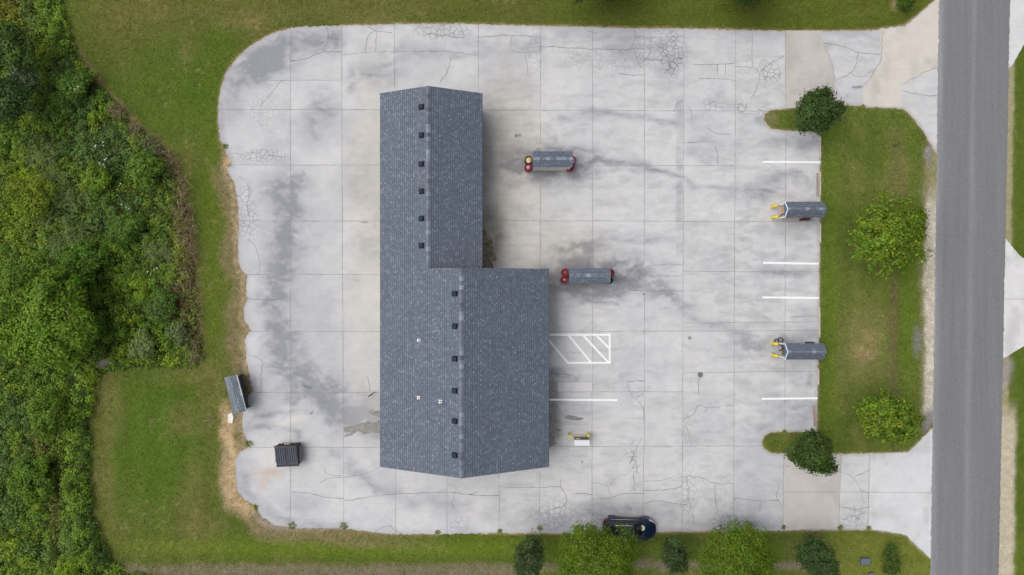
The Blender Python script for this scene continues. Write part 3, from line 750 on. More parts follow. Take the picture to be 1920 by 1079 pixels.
# ------------------------------------------------------------------ grass island and road
def island_albedo(X, Y):
    n1 = fbm(X, Y, 90, 4, 301); n2 = fbm(X, Y, 35, 4, 311); n3 = fbm(X, Y, 12, 4, 321); n4 = fbm(X, Y, 6, 3, 331)
    wx = X + 22 * (fbm(X, Y, 40, 3, 341) - .5); wy = Y + 22 * (fbm(X, Y, 40, 3, 351) - .5)
    A = np.tile(np.array([.096, .124, .024]), (X.size, 1))
    A = mixc(A, (.080, .110, .018), ss(.45, .65, n1) * .65)
    A = mixc(A, (.145, .145, .045), ss(.5, .7, n2) * .4)
    A = mixc(A, (.082, .130, .013), blob(X, wy, 1552, 500, 14, 320, 0, .9) * .7)
    A = mixc(A, (.082, .130, .013), blob(wx, wy, 1705, 560, 14, 220, 0, .8) * .7)
    A = mixc(A, (.30, .22, .125), np.maximum(blob(wx, wy, 1624, 662, 18, 14, 0, .7), blob(wx, wy, 1636, 630, 16, 12, -.5, .8) * .7) * .8)
    A = mixc(A, (.20, .17, .075), blob(wx, wy, 1620, 640, 40, 60, 0, .8) * .5)
    A = mixc(A, (.125, .095, .05), blob(X + 12 * (n2 - .5), Y, 1673, 640, 8, 160, 0, .8) * (.1 + .95 * n3))
    A = mixc(A, (.17, .14, .065), blob(wx, wy, 1680, 330, 20, 60, 0, .8) * .5)
    A = mixc(A, (.035, .03, .02), blob(X, Y, 1678, 274, 6, 1.6, 0, .6) * .9)
    gx = ROAD_L(Y) - X
    g = (1 - ss(14, 34, gx + 20 * (n2 - .5))) * ss(250, 300, Y) * (1 - ss(790, 800, Y))
    A = mixc(A, (.27, .235, .14), g * .6)
    g2 = (1 - ss(12, 24, gx + 18 * (n2 - .5))) * ss(330, 400, Y) * (1 - ss(760, 790, Y))
    A = mixc(A, (.47, .435, .38), g2 * (.4 + .8 * n3))
    A = mixc(A, (.20, .19, .195), (blob(wx, wy, 1742, 295, 6, 22, 0, .5) + blob(wx, wy, 1718, 640, 9, 26, 0, .6) * .7 + blob(wx, wy, 1740, 785, 10, 18, .3, .5)) * .85)
    rim = 1 - ss(0, 4, dist_poly(X, Y, ISLAND, True) + 4 * (n3 - .5))
    A = mixc(A, (.27, .21, .115), rim * .65)
    A = mixc(A, (.24, .20, .11), blob(wx, wy, 1445, 225, 12, 18, 0, .6) * .5)
    return A * (.96 + .3 * n4 + .05 * np.sin((X + 10 * n2) / 7.5))[:, None]
sheet('grass_island', ISLAND, .055, M['grass'], island_albedo, .11, skirt=.05, rough=1.3, seed=9)

def road_albedo(X, Y):
    A = np.tile(np.array([.168, .172, .180]), (X.size, 1))
    u = X - ROAD_L(Y)
    n = fbm(X, Y, 300, 3, 401, sy=900)
    w = 2.4 * (fbm(X, Y, 60, 3, 421) - .5)
    A = mixc(A, (.235, .245, .265), (np.exp(-((u - 66) / 6) ** 2) * .5 + np.exp(-((u - 6) / 7) ** 2) * .45) )
    A = mixc(A, (.165, .172, .19), np.exp(-((u - 23 + w) / 2.0) ** 2) * .5 + np.exp(-((u - 103 + w) / 1.6) ** 2) * .55 + np.exp(-((u - 40) / 14) ** 2) * .25 + np.exp(-((u - 90) / 14) ** 2) * .25)
    A = mixc(A, (.33, .33, .33), (1 - ss(1, 3.5, u)) * .5)
    A = mixc(A, (.30, .32, .34), np.exp(-((u - 5) / 3) ** 2) * (1 - ss(150, 260, Y)) * .45)
    A = A * (.94 + .12 * n)[:, None]
    return A
ROAD = [(ROAD_L(y), y) for y in range(-250, 1351, 40)] + [(ROAD_R(y), y) for y in range(1350, -251, -40)]
sheet('road', ROAD, .060, M['asphalt'], road_albedo, .16, skirt=.08, rough=1.1, seed=3)
for y0, y1, dirn in ((-250, -5000, 'a'), (1350, 6000, 'b')):
    mb = MB(); a = [W(ROAD_L(y0), y0), W(ROAD_R(y0), y0), W(ROAD_R(y1), y1), W(ROAD_L(y1), y1)]
    mb.add([(p.x, p.y, .06) for p in a], [(0, 1, 2, 3) if y0 > 0 else (3, 2, 1, 0)], col=(.205, .213, .235))
    ob = mb.build('road', M['asphalt']); tag(ob, kind='structure')
for pts, c in (([(1885,-60),(1990,-60),(1990,10),(1945,50),(1920,82),(1906,108),(1898,122),(1890,128),(1885,60)], (.56,.575,.575)),
               ([(1878,443),(1887,450),(1898,464),(1912,480),(1940,500),(2050,510),(2050,640),(1940,645),(1918,650),(1898,662),(1884,671),(1874,672)], (.585,.59,.59))):
    sheet('driveway', pts, .045, M['concrete'], tinted(c), .2, zero, skirt=.05, rough=.6, seed=int(c[0] * 1000))
dj = MB(); ribbon(dj, [(1884, 561), (2050, 562)], .03, .0495); tag(dj.build('driveway_joint', M['joint']), kind='structure')

# ================================================================== THE CAR WASH BUILDING
EZ, PITCH = 3.2, .485
XW, XE1, XE2 = W(713, 0, EZ).x, W(904, 0, EZ).x, W(1029, 0, EZ).x
YN, YM, YS = W(0, 175, EZ).y, W(0, 504.5, EZ).y, W(0, 876, EZ).y
XR1, XR2 = (XW + XE1) / 2, (XW + XE2) / 2
RZ1, RZ2 = EZ + PITCH * (XR1 - XW), EZ + PITCH * (XR2 - XW)
BO = (-4.0, 0, 0)
bld = tag(empty('car_wash', BO), 'long L-shaped car wash building under a blue grey shingled gable roof', 'building')
def slope(mb, xe, ze, xr, zr, y0, y1, th=.17, uoff=0.0):
    """one roof plane between eave (xe) and ridge (xr); shingle rows run along the ridge"""
    L = math.hypot(xr - xe, zr - ze)
    top = [(xe, y0, ze), (xr, y0, zr), (xr, y1, zr), (xe, y1, ze)]
    if xe > xr: top = top[::-1]
    uv = [(p[1] + uoff, 0 if abs(p[0] - xe) < 1e-6 else L) for p in top]
    mb.add(top, [(0, 1, 2, 3)], uvs=[uv])
    bot = [(p[0], p[1], p[2] - th) for p in top]
    mb.add(bot, [(3, 2, 1, 0)], uvs=[[(0, 0)] * 4])
    for i in range(4):
        j = (i + 1) % 4
        mb.add([top[i], bot[i], bot[j], top[j]], [(0, 1, 2, 3)], uvs=[[(0, 0), (0, .1), (.3, .1), (.3, 0)]])
r = MB()
slope(r, XW, EZ, XR2, RZ2, YS, YM); slope(r, XE2, EZ, XR2, RZ2, YS, YM, uoff=31.3)
slope(r, XW, EZ, XR1, RZ1, YM, YN); slope(r, XE1, EZ, XR1, RZ1, YM - .25, YN, uoff=57.7)
roof = r.build('roof', M['shingle'], bld, BO)
def ridge(mb, x, z, y0, y1, w=.16, step=.30, pitch=PITCH):
    n = int(abs(y1 - y0) / step); s = (y1 - y0) / n
    for i in range(n):
        b = random.choice((.6, .8, .9, 1, 1, 1.1, 1.3, 1.55)) * random.uniform(.9, 1.1)
        c = (.14 * b, .162 * b, .205 * b)
        a, e = y0 + i * s, y0 + (i + 1.12) * s if i < n - 1 else y1
        zz = z + .02 + .004 * (i % 2)
        mb.add([(x - w, a, zz - w * pitch + .012), (x, a, zz + .012), (x + w, a, zz - w * pitch + .012),
                (x - w, e, zz - w * pitch), (x, e, zz), (x + w, e, zz - w * pitch)], [(0, 1, 4, 3), (1, 2, 5, 4)] if e > a else [(3, 4, 1, 0), (4, 5, 2, 1)], col=c)
rc = MB(); ridge(rc, XR1, RZ1, YM, YN); rc.build('ridge_cap', M['cap'], roof, BO)
rc = MB(); ridge(rc, XR2, RZ2, YS, YM); rc.build('ridge_cap', M['cap'], roof, BO)
def on_roof(px, py):
    z = 4.5
    for _ in range(12):
        p = W(px, py, z); z = EZ + PITCH * (p.x - XW)
    return p
ta = math.atan(PITCH)
for px, py in ((791,201),(791,254),(791,308),(791,359),(791,410),(791,461),(853.5,551),(853.5,612),(853.5,673),(853.5,733),(853.5,790),(853.5,854)):
    p = on_roof(px, py)
    mb = MB(); s = .21; c = math.cos(ta); n = math.sin(ta)
    def q(u, v, h): u *= .88; v *= .88; return (p.x + u * c - h * n, p.y + v, p.z + u * n + h * c)
    mb.hull8([q(-.24, -.23, .0), q(.24, -.23, .0), q(.24, .23, .0), q(-.24, .23, .0)], [q(-.24, -.23, .03), q(.24, -.23, .03), q(.24, .23, .03), q(-.24, .23, .03)])
    mb.hull8([q(-.2, -.19, .03), q(.19, -.19, .03), q(.19, .19, .03), q(-.2, .19, .03)], [q(-.19, -.17, .19), q(.16, -.16, .16), q(.16, .16, .16), q(-.19, .17, .19)])
    mb.build('roof_vent', M['vent'], roof, BO)
for px, py, hh in ((785.5,638.5,.5),(785,746,.38),(826,753,.55)):
    p = on_roof(px, py)
    mb = MB(); mb.lathe([(.115, -.08), (.115, .02), (.058, .07), (.055, hh), (.066, hh), (.066, hh + .03), (.02, hh + .035), (0, hh + .035)], (p.x, p.y, p.z), 14)
    mb.add([(p.x - .12, p.y - .11, p.z - .038), (p.x + .12, p.y - .11, p.z + .078), (p.x + .12, p.y + .11, p.z + .078), (p.x - .12, p.y + .11, p.z - .038)], [(0, 1, 2, 3)])
    mb.build('vent_pipe', M['pvc'], roof, BO)
# walls: masonry piers with open wash bays, closed equipment room in the middle
wl = MB(); wx0, wx1 = XW + .45, XE1 - .45; ex1 = XE2 - .45; ys, yn = YS + .45, YN - .45
wz = 3.0
def wallx(y, x0, x1, z1=wz, t=.2): wl.box((x0 + x1) / 2, y, 0, abs(x1 - x0), t, z1)
def wally(x, y0, y1, z0=0, z1=wz, t=.2): wl.box(x, (y0 + y1) / 2, z0, t, abs(y1 - y0), z1 - z0)
wallx(ys, wx0, ex1); wallx(yn, wx0, wx1)
bays = []
ybs = [YM - 4.2, YM - 8.4, YM - 12.2]
for y in ybs: wallx(y, wx0 + .1, ex1 - .1)
wally(wx0, YM - 4.1, YM + 4.0); wally(ex1, YM - 4.1, YM - .35); wallx(YM - .25, wx1 + .1, ex1 + .1, EZ - .01)
nb = 3; L = (yn - (YM + 4.0)) / nb
for i in range(nb): wallx(YM + 4.0 + i * L, wx0 + .1, wx1 - .1)
wally(wx1, YM - .1, YM + 3.9)
for x in (wx0, ex1): wally(x, ys + .1, YM - 4.2, 2.6, wz - .004)
for x in (wx0, wx1): wally(x, YM + 4.0, yn - .1, 2.6, wz - .004)
for y, x0, x1, xr, rz in ((ys, wx0, ex1, XR2, RZ2), (YM - .25, XW + 4.2, XE2 - .5, XR2, RZ2), (yn, wx0, wx1, XR1, RZ1)):
    za = EZ - .17 + PITCH * (x0 - XW)
    zb = EZ - .17 + PITCH * (XE2 - x1 if xr == XR2 else XE1 - x1)
    poly = [(x0, wz), (x1, wz), (x1, max(zb, wz + .01)), (xr, rz - .2), (x0, max(za, wz + .01))]
    V = [(a, y - .09, b) for a, b in poly] + [(a, y + .09, b) for a, b in poly]
    wl.add(V, [(0, 1, 2, 3, 4), (9, 8, 7, 6, 5)] + [(i, 5 + i, 5 + (i + 1) % 5, (i + 1) % 5) for i in range(5)])
wall = wl.build('wall', M['block'], bld, BO)
fa = MB()
for x, y0, y1 in ((XW - .015, YS, YN), (XE1 + .015, YM, YN), (XE2 + .015, YS, YM)): fa.box(x, (y0 + y1) / 2, EZ - .2, .025, abs(y1 - y0), .17)
fa.build('fascia', plain('slate_trim', (.10, .10, .14), .5, .1), bld, BO)
d = MB(); d.box(ex1 + .105, YM - 2.2, .03, .03, .95, 2.05); dr = d.build('door', M['greysteel'], bld, BO)
d = MB(); d.tube([(ex1 + .13, YM - 2.55, 1.0), (ex1 + .17, YM - 2.55, 1.0), (ex1 + .17, YM - 2.43, 1.0)], .012); d.build('handle', M['chrome'], dr, BO)

# ================================================================== small gable shelters
def gable(mb, cx, cy, L, Wd, ez, rise, th=.05, lean0=0, lean1=0, uo=0):
    """ridge along x"""
    for s in (1, -1):
        top = [(cx - L / 2, cy + s * Wd / 2, ez), (cx + L / 2, cy + s * Wd / 2, ez), (cx + L / 2 + lean1, cy, ez + rise), (cx - L / 2 + lean0, cy, ez + rise)]
        sl = math.hypot(Wd / 2, rise)
        uv = [(p[0] + uo * (1 + s), 0 if abs(p[1] - cy) > 1e-6 else sl) for p in top]
        if s > 0: top = top[::-1]; uv = uv[::-1]
        mb.add(top, [(0, 1, 2, 3)], uvs=[uv])
        bot = [(a, b, c - th) for a, b, c in top]
        mb.add(bot, [(3, 2, 1, 0)], uvs=[[(0, 0)] * 4])
        for i in range(4):
            j = (i + 1) % 4
            mb.add([top[i], bot[i], bot[j], top[j]], [(0, 1, 2, 3)], uvs=[[(0, 0), (0, .1), (.3, .1), (.3, 0)]])
def caps_x(mb, cx, cy, L, z, rise, half, w=.11, step=.24):
    n = int(L / step); pt = rise / half
    for i in range(n):
        b = random.choice((.8, 1, 1.1, 1.5, 1.9)); c = (.14 * b, .162 * b, .205 * b)
        a = cx - L / 2 + i * L / n; e = a + L / n * 1.08 if i < n - 1 else cx + L / 2; zz = z + .014 + .003 * (i % 2)
        mb.add([(a, cy - w, zz - w * pt), (a, cy, zz), (a, cy + w, zz - w * pt), (e, cy - w, zz - w * pt), (e, cy, zz), (e, cy + w, zz - w * pt)],
               [(0, 3, 4, 1), (1, 4, 5, 2)], col=c)

def vacuum_island(px0, px1, py0, py1, label, ez=2.25):
    a, b = W(px0, py1, ez), W(px1, py0, ez)
    cx, cy, L, Wd = (a.x + b.x) / 2, (a.y + b.y) / 2, b.x - a.x, b.y - a.y
    t = tag(empty('vacuum_shelter', (cx, cy, .03)), label, 'vacuum shelter', 'vacuum shelters on the wash forecourt')
    o = (0, 0, .03)
    m = MB(); m.box(0, 0, .03, L * .92, Wd * .84, .13, bev=.02); m.build('base', M['stop'], t, o)
    m = MB(); m.box(0, 0, .16, L * .86, Wd * .80, 1.86); cb_ = m.build('cabinet', M['cream'], t, o)
    for s in (-1, 1):
        m = MB(); m.box(s * L * .22, Wd * .40 + .012, .5, .5, .02, .9); m.build('panel', M['greysteel'], cb_, o)
    m = MB(); m.box(L * .2, -Wd * .40 - .012, 1.75, .42, .02, .14); m.build('vent_grille', M['black'], cb_, o)
    for sx in (-1, 1):
        for sy in (-1, 1):
            m = MB(); m.box(sx * (L * .45), sy * Wd * .40, .16, .09, .09, ez - .2); m.build('post', M['white'], t, o)
    m = MB(); gable(m, 0, 0, L, Wd, ez, .26, uo=7.1 + cx); rf = m.build('roof', M['shingle_small'], t, o)
    m = MB(); caps_x(m, 0, 0, L, ez + .26, .26, Wd / 2); m.build('ridge_cap', M['cap'], rf, o)
    m = MB()
    for s in (-1, 1): m.box(0, s * (Wd / 2 - .03), ez - .16, L - .06, .025, .1)
    m.build('fascia', M['cream'], t, o)
    return t
vacuum_island(999, 1073.5, 284, 314, 'northern shingled vacuum shelter with a cream cabinet and a black drum at one end')
vacuum_island(1067, 1144.5, 503, 531.5, 'southern shingled vacuum shelter with two dark red domed drums at its west end')

def barrel(px, py, label, body, lid=None, dome=False, open_in=None, z=.03):
    p = W(px, py, .95)
    t = tag(empty('trash_drum', (p.x, p.y, z)), label, 'trash drum', 'trash drums at the vacuum shelters')
    m = MB(); m.lathe([(.02, 0), (.275, 0), (.285, .03), (.285, .28), (.297, .30), (.285, .32), (.285, .56), (.297, .58), (.285, .60), (.285, .87), (.298, .885), (.298, .905), (.27, .905), (.268, .62), (0, .62)], n=24)
    m.build('body', body, t)
    if dome:
        m = MB(); m.lathe([(.30, .90), (.30, .93), (.265, .945), (.24, .90), (.215, .80), (.17, .79), (.15, .85), (.10, .86), (.07, .84), (0, .84)], n=24); l = m.build('lid', lid, t)
        m = MB(); m.lathe([(.06, .83), (.055, .90), (0, .92)], n=12); m.build('knob', dome, l)
    elif lid:
        m = MB(); m.lathe([(.17, .70), (.16, .80), (.06, .84), (0, .84)], n=24); m.build('lid', lid, t)
    if open_in:
        m = MB(); m.lathe([(.262, .62), (.255, .70), (.19, .67), (.16, .78), (.07, .74), (0, .79)], n=15)
        m.build('bin_liner', open_in, t)
        m = MB(); m.tube([(.2, -.12, .8), (.05, -.2, .84), (-.12, -.14, .82)], .03, 6); m.build('bag', M['white'], t)
    return t
barrel(991, 299.5, 'black open trash drum with a tan liner, beside the north vacuum shelter', M['black'], open_in=M['liner'])
barrel(990.5, 313.5, 'red trash drum with a pale pink lid, below the black drum with tan liner', M['red'], M['pink'])
barrel(1073.5, 300, 'red trash drum half under the east end of the north vacuum shelter', M['red'], open_in=M['pink'])
barrel(1069.5, 313, 'open red trash drum at the southeast corner of the north vacuum shelter', M['red'])
barrel(1060, 511, 'dark red drum with a pinkish hub, upper of the pair at the south vacuum shelter', M['red'], M['red_lid'], dome=M['pink'])
barrel(1058.5, 525, 'dark red drum with a white hub, lower of the pair at the south vacuum shelter', M['red'], M['red_lid'], dome=M['white'])
barrel(1144.5, 512, 'red drum peeking out at the east end of the south vacuum shelter', M['red'])
barrel(1142.5, 525.5, 'black drum in shade at the southeast end of the south vacuum shelter', M['black'])

def coil(m, cx, cy, r, z, turns=2.2, rad=.035):
    pts = [(cx + r * math.cos(t) * (1 - .04 * t / 6), cy + r * math.sin(t) * (1 - .04 * t / 6), z + .012 * t) for t in np.linspace(0, turns * 6.283, int(26 * turns))]
    m.tube(pts, rad, 6)

def kerb_canopy(py0, py1, label, hoses):
    ez = 2.3
    a, b = W(1472.5, py1, ez), W(1543.5, py0, ez)
    cx, cy, L, Wd = (a.x + b.x) / 2, (a.y + b.y) / 2, b.x - a.x, b.y - a.y
    t = tag(empty('detail_shelter', (cx, cy, .03)), label, 'detail shelter', 'blue gabled shelters at the grass island')
    o = (0, 0, .03); rise = .55
    m = MB(); gable(m, 0, 0, L, Wd, ez, rise, uo=3.3 + cy); rf = m.build('roof', M['shingle_small'], t, o)
    m = MB(); caps_x(m, 0, 0, L, ez + rise, rise, Wd / 2); m.build('ridge_cap', M['cap'], rf, o)
    for e, sg in ((-L / 2, -1), (L / 2, 1)):
        m = MB()
        for s in (-1, 1):
            y0, y1 = s * (Wd / 2 + .02), 0.0
            lo = [(e, y0, ez - .13), (e + sg * .035, y0, ez - .13), (e + sg * .035, y1, ez + rise - .11), (e, y1, ez + rise - .11)]
            hi = [(e, y0, ez + .02), (e + sg * .035, y0, ez + .02), (e + sg * .035, y1, ez + rise + .025), (e, y1, ez + rise + .025)]
            if (s > 0) == (sg > 0): lo, hi = lo[::-1], hi[::-1]
            m.hull8(lo, hi)
        if sg < 0: m.build('bargeboard', M['white'], t, o)
        else: m.build('bargeboard', M['slate'], t, o)
        m = MB(); m.add([(e - sg * .02, -Wd / 2 + .05, ez - .25), (e - sg * .02, Wd / 2 - .05, ez - .25), (e - sg * .02, Wd / 2 - .05, ez - .03), (e - sg * .02, 0, ez + rise - .07), (e - sg * .02, -Wd / 2 + .05, ez - .03)],
                        [(0, 1, 2, 3, 4) if sg > 0 else (4, 3, 2, 1, 0)])
        m.build('gable_panel', M['blue'], t, o)
    m = MB(); m.box(.22, 0, .14, L - .72, Wd * .74, 1.75, bev=.02); c = m.build('cabinet', M['greysteel' if hoses else 'tan'], t, o)
    m = MB(); m.box(-L / 2 + .565, 0, .9, .03, Wd * .5, .5); m.build('control_panel', M['greysteel'], c, o)
    m = MB(); m.box(.2, 0, .03, L - .5, Wd * .78, .11, bev=.02); m.build('base', M['stop' if hoses else 'tan'], t, o)
    for sx in (-.47, .47):
        for sy in (-.42, .42):
            m = MB(); m.box(sx * L, sy * Wd, .14, .08, .08, ez - .18); m.build('post', M['white'], t, o)
    for s in (-1, 1):
        m = MB(); m.tube([(-L / 2 - .12, s * Wd * .36, .85), (-L / 2 + .6, s * Wd * .38, .85)], .04, 8); m.build('guard_rail', M['wood'], t, o)
    if hoses:
        m = MB(); coil(m, -L / 2 + .22, Wd / 2 + .12, .19, .75); coil(m, -L / 2 - .02, Wd / 2 + .02, .16, .62, 1.8); m.tube([(-L / 2 + .4, Wd / 2 + .06, .8), (-L / 2 + .3, Wd / 2 - .2, .5), (-L / 2 + .38, .1, .9), (-L / 2 + .36, -.15, .2)], .04, 6)
        m.build('hose', M['black'], t, o)
        m = MB(); m.box(L * .28, Wd / 2 - .02, 1.2, .55, .10, .5, bev=.02); m.build('hose_hook', M['black'], t, o)
    else:
        m = MB(); m.tube([(-L / 2 + .44, -.18, 1.0), (-L / 2 + .36, -.22, .6), (-L / 2 + .4, -.3, .3)], .04, 6); m.build('hose', M['black'], t, o)
        m = MB(); m.box(L * .28, -Wd / 2 + .03, .2, .55, .14, .8, bev=.02); m.build('side_box', M['red_in'], t, o)
    return t
kerb_canopy(378.5, 408.5, 'blue gabled shelter with a tan pad in front, level with the round open tree', False)
kerb_canopy(644, 674.5, 'blue gabled shelter with coiled black hoses, beside the worn bare patch of lawn', True)
def bollard(px, py, label, h=1.05, r=.115, mat='yellow', lean=(0, 0), name='bollard'):
    p = W(px, py, 0)
    t = tag(empty(name, (p.x, p.y, .03)), label, 'bollard', 'yellow bollards')
    m = MB(); m.lathe([(r, 0), (r, h - .06), (r * .8, h - .015), (0, h)], n=16)
    m.v = [(x + lean[0] * z, y + lean[1] * z, z) for x, y, z in m.v]
    m.build('post', M[mat], t)
    m = MB(); m.lathe([(r * 1.5, 0), (r * 1.5, .03), (r * 1.02, .05)], n=16); m.build('collar', M['stop'], t)
    return t
bollard(1447, 388.5, 'yellow bollard on the north side in front of the shelter with the tan pad')
bollard(1447.5, 409, 'yellow bollard on the south side in front of the shelter with the tan pad')
bollard(1447, 643.5, 'yellow bollard in front of the hose shelter, on the side with the coiled hoses')
bollard(1447, 665.5, 'yellow bollard in front of the hose shelter, on its south side away from the hoses')
bollard(1067.5, 813.5, 'tarnished yellow bollard on the building side of the white pay station', .95, .10)
bollard(1101.5, 813, 'bright yellow bollard on the far side of the white pay station from the building', .95, .10)

# pay station
p = W(1087.5, 817.5, 0)
ks = tag(empty('pay_station', (p.x, p.y - .17, .03)), 'white topped pay station with a dark front between two yellow bollards', 'pay station')
m = MB(); m.box(0, 0, 0, 1.12, .34, 1.5, bev=.012); m.build('cabinet', M['white_m'], ks)
m = MB(); m.box(0, .176, .35, 1.04, .012, 1.0); fp = m.build('front_panel', M['greysteel'], ks)
m = MB(); m.box(.22, .186, 1.0, .5, .012, .3); m.build('screen', M['black'], fp)
m = MB(); m.box(-.28, .186, .9, .3, .012, .4); m.build('coin_panel', M['chrome'], fp)
m = MB(); m.box(0, -.03, 1.5, 1.18, .42, .05, bev=.012); m.build('top', M['white_m'], ks)
m = MB(); m.tube([(-.62, .26, .55), (.6, .26, .55)], .022, 8); m.build('guard_bar', M['yellow'], ks)
m = MB(); m.tube([(.6, -.1, .5), (.66, -.25, .25), (.72, -.36, .02), (.8, -.45, .02)], .02, 6); m.build('cable', M['black'], ks)

# dumpster
dz = 1.3
p = W(536, 856.5, dz)
dm = tag(empty('dumpster', (p.x, p.y, .03), math.radians(3.0)), 'dark brown steel dumpster with two ribbed black lids on the rust stained concrete', 'dumpster')
lx, ly = .84, .78
m = MB()
m.hull8([(-lx * .97, -ly * .9, .12), (lx * .97, -ly * .9, .12), (lx * .97, ly * .97, .12), (-lx * .97, ly * .97, .12)], [(-lx, -ly, .95), (lx, -ly, .95), (lx, ly, 1.25), (-lx, ly, 1.25)])
m.box(0, -ly - .03, .86, lx * 2 + .08, .07, .10); m.box(0, ly + .02, 1.16, lx * 2 + .08, .06, .09)
for k in range(-3, 4): m.box(k * .25, ly + .02, .2, .05, .05, .95)
db = m.build('body', M['steel'], dm)
for s in (-1, 1):
    m = MB(); m.box(s * (lx + .075), .05, .62, .15, ly * 1.5, .16, bev=.01); m.build('fork_pocket', M['greysteel'], dm)
def zl(y): return .97 + (y + ly) / (2 * ly) * .30
for s in (-1, 1):
    m = MB(); x0, x1 = (s * .02, s * (lx - .01)); x0, x1 = min(x0, x1), max(x0, x1)
    y0, y1 = -ly + .1, ly - .02
    m.hull8([(x0, y0, zl(y0)), (x1, y0, zl(y0)), (x1, y1, zl(y1)), (x0, y1, zl(y1))], [(x0, y0, zl(y0) + .03), (x1, y0, zl(y0) + .03), (x1, y1, zl(y1) + .03), (x0, y1, zl(y1) + .03)])
    n = 5
    for k in range(n):
        xa = x0 + (k + .22) * (x1 - x0) / n; xb = x0 + (k + .72) * (x1 - x0) / n
        ya, yb = y0 + .05, y1 - .06
        m.hull8([(xa, ya, zl(ya) + .028), (xb, ya, zl(ya) + .028), (xb, yb, zl(yb) + .028), (xa, yb, zl(yb) + .028)], [(xa + .02, ya + .03, zl(ya) + .085), (xb - .02, ya + .03, zl(ya) + .085), (xb - .02, yb - .03, zl(yb) + .085), (xa + .02, yb - .03, zl(yb) + .085)])
    m.build('lid', M['lid'], dm)
m = MB(); m.tube([(-lx, ly + .01, 1.31), (lx, ly + .01, 1.31)], .03, 8); m.build('hinge_bar', M['rust'], dm)
m = MB(); m.box(-.05, ly + .052, .55, .4, .012, .3); m.build('sticker', M['pad'], dm)
for sx in (-1, 1):
    for sy in (-1, 1):
        m = MB(); m.lathe([(0, -.03), (.06, -.03), (.06, .03), (0, .03)], n=12)
        m.v = [(sx * (lx - .14) + v[2], sy * (ly - .16) + v[0], .06 + v[1]) for v in m.v]; m.build('wheel', M['rubber'], dm)

# leaning shingled shed by the west lawn
ez = 1.7
p = W(440.6, 740, ez)
sh = tag(empty('shed', (p.x, p.y, 0.0), math.radians(-90 + 15.0)), 'small weathered shingled shed standing askew at the concrete edge', 'shed')
L_, W_ = 2.84, .96
m = MB(); gable(m, 0, 0, L_, W_, ez, .20, uo=4.0); m.build('roof', M['shingle_old'], sh)
m = MB(); m.box(0, -.12, 0, L_ * .92, W_ * .45, ez - .02); w_ = m.build('wall', M['dark_in'], sh)  # shade under the eave is put into the wall's near-black colour
for q_ in (-1, 1):
    m = MB(); m.box(q_ * (L_ / 2 - .12), W_ / 2 - .3, 0, .08, .08, ez - .05); m.build('post', M['twig'], sh)
m = MB(); m.box(-L_ * .19, W_ / 2 + .018, ez - .13, L_ * .60, .03, .15); m.box(L_ * .305, W_ / 2 + .012, ez - .11, L_ * .385, .02, .10); m.build('fascia', M['white'], sh)
m = MB(); m.box(-L_ * .27, W_ / 2 - .07, ez + .022, .42, .10, .015); m.build('roof_gap', M['black'], sh)
p = W(432.5, 784, 0)
m = MB(); m.prism([(-.2, -.35), (.15, -.4), (.24, .1), (.1, .42), (-.18, .3)], 0, .06)
o = m.build('concrete_slab', M['pad']); o.location = (p.x, p.y, 0); tag(o, 'small broken white concrete slab in the bare dirt south of the shed', 'slab')
a, b = W(384, 791), W(406, 784)
m = MB(); m.tube([(a.x, a.y, .05), ((a.x + b.x) / 2, (a.y + b.y) / 2 + .03, .08), (b.x, b.y, .05)], [.06, .05, .025], 7)
o = m.build('fallen_branch', M['twig']); tag(o, 'short grey fallen branch lying on the grass southwest of the shed', 'branch')
p = W(697, 740, 0)
sp = tag(empty('standpipe', (p.x, p.y, .03)), 'short white standpipe with a black hose end on the concrete west of the roof', 'standpipe')
m = MB(); m.tube([(0, 0, 0), (-.12, -.1, .75)], .045, 8); m.build('pipe', M['pvc'], sp)
m = MB(); m.tube([(-.12, -.1, .75), (0, .06, .78), (.22, .18, .4), (.3, .2, .02)], .03, 6); m.build('hose', M['black'], sp)

# wheel stops
def stop(px0, py0, px1, py1, label, mat, w=.13):
    a, b = W(px0, py0), W(px1, py1)
    c = (a + b) / 2; L = (b - a).length; rz = math.atan2(b.y - a.y, b.x - a.x)
    m = MB(); h = L / 2; z = .06
    m.hull8([(-h, -w / 2, 0), (h, -w / 2, 0), (h, w / 2, 0), (-h, w / 2, 0)], [(-h + .05, -w * .3, .12), (h - .05, -w * .3, .12), (h - .05, w * .3, .12), (-h + .05, w * .3, .12)])
    o = m.build('wheel_stop', M[mat]); o.location = (c.x, c.y, .04); o.rotation_euler = (0, 0, rz)
    tag(o, label, 'wheel stop', 'wheel stops along the grass island')
stop(1536.5, 256, 1537, 298, 'pale concrete wheel stop just north of the northernmost stall line', 'stop')
stop(1531.5, 325, 1531.5, 368, 'brown outer wheel stop of the pair north of the tan pad shelter', 'stop_brown', .10)
stop(1536.5, 323, 1536.5, 368, 'pale inner wheel stop of the pair, touching the grass north of the tan pad shelter', 'stop')
stop(1537, 419, 1536.8, 456, 'pale wheel stop just south of the tan pad shelter', 'stop')
stop(1535.5, 576, 1535.5, 634, 'long pale wheel stop just north of the hose shelter', 'stop')
stop(1533.5, 693, 1533.5, 722, 'short worn wheel stop south of the hose shelter, half sunk beside the grass', 'stop')
stop(1525, 761, 1527, 799, 'crooked wheel stop pushed out onto the stained concrete by the south tip', 'stop_brown', .16)

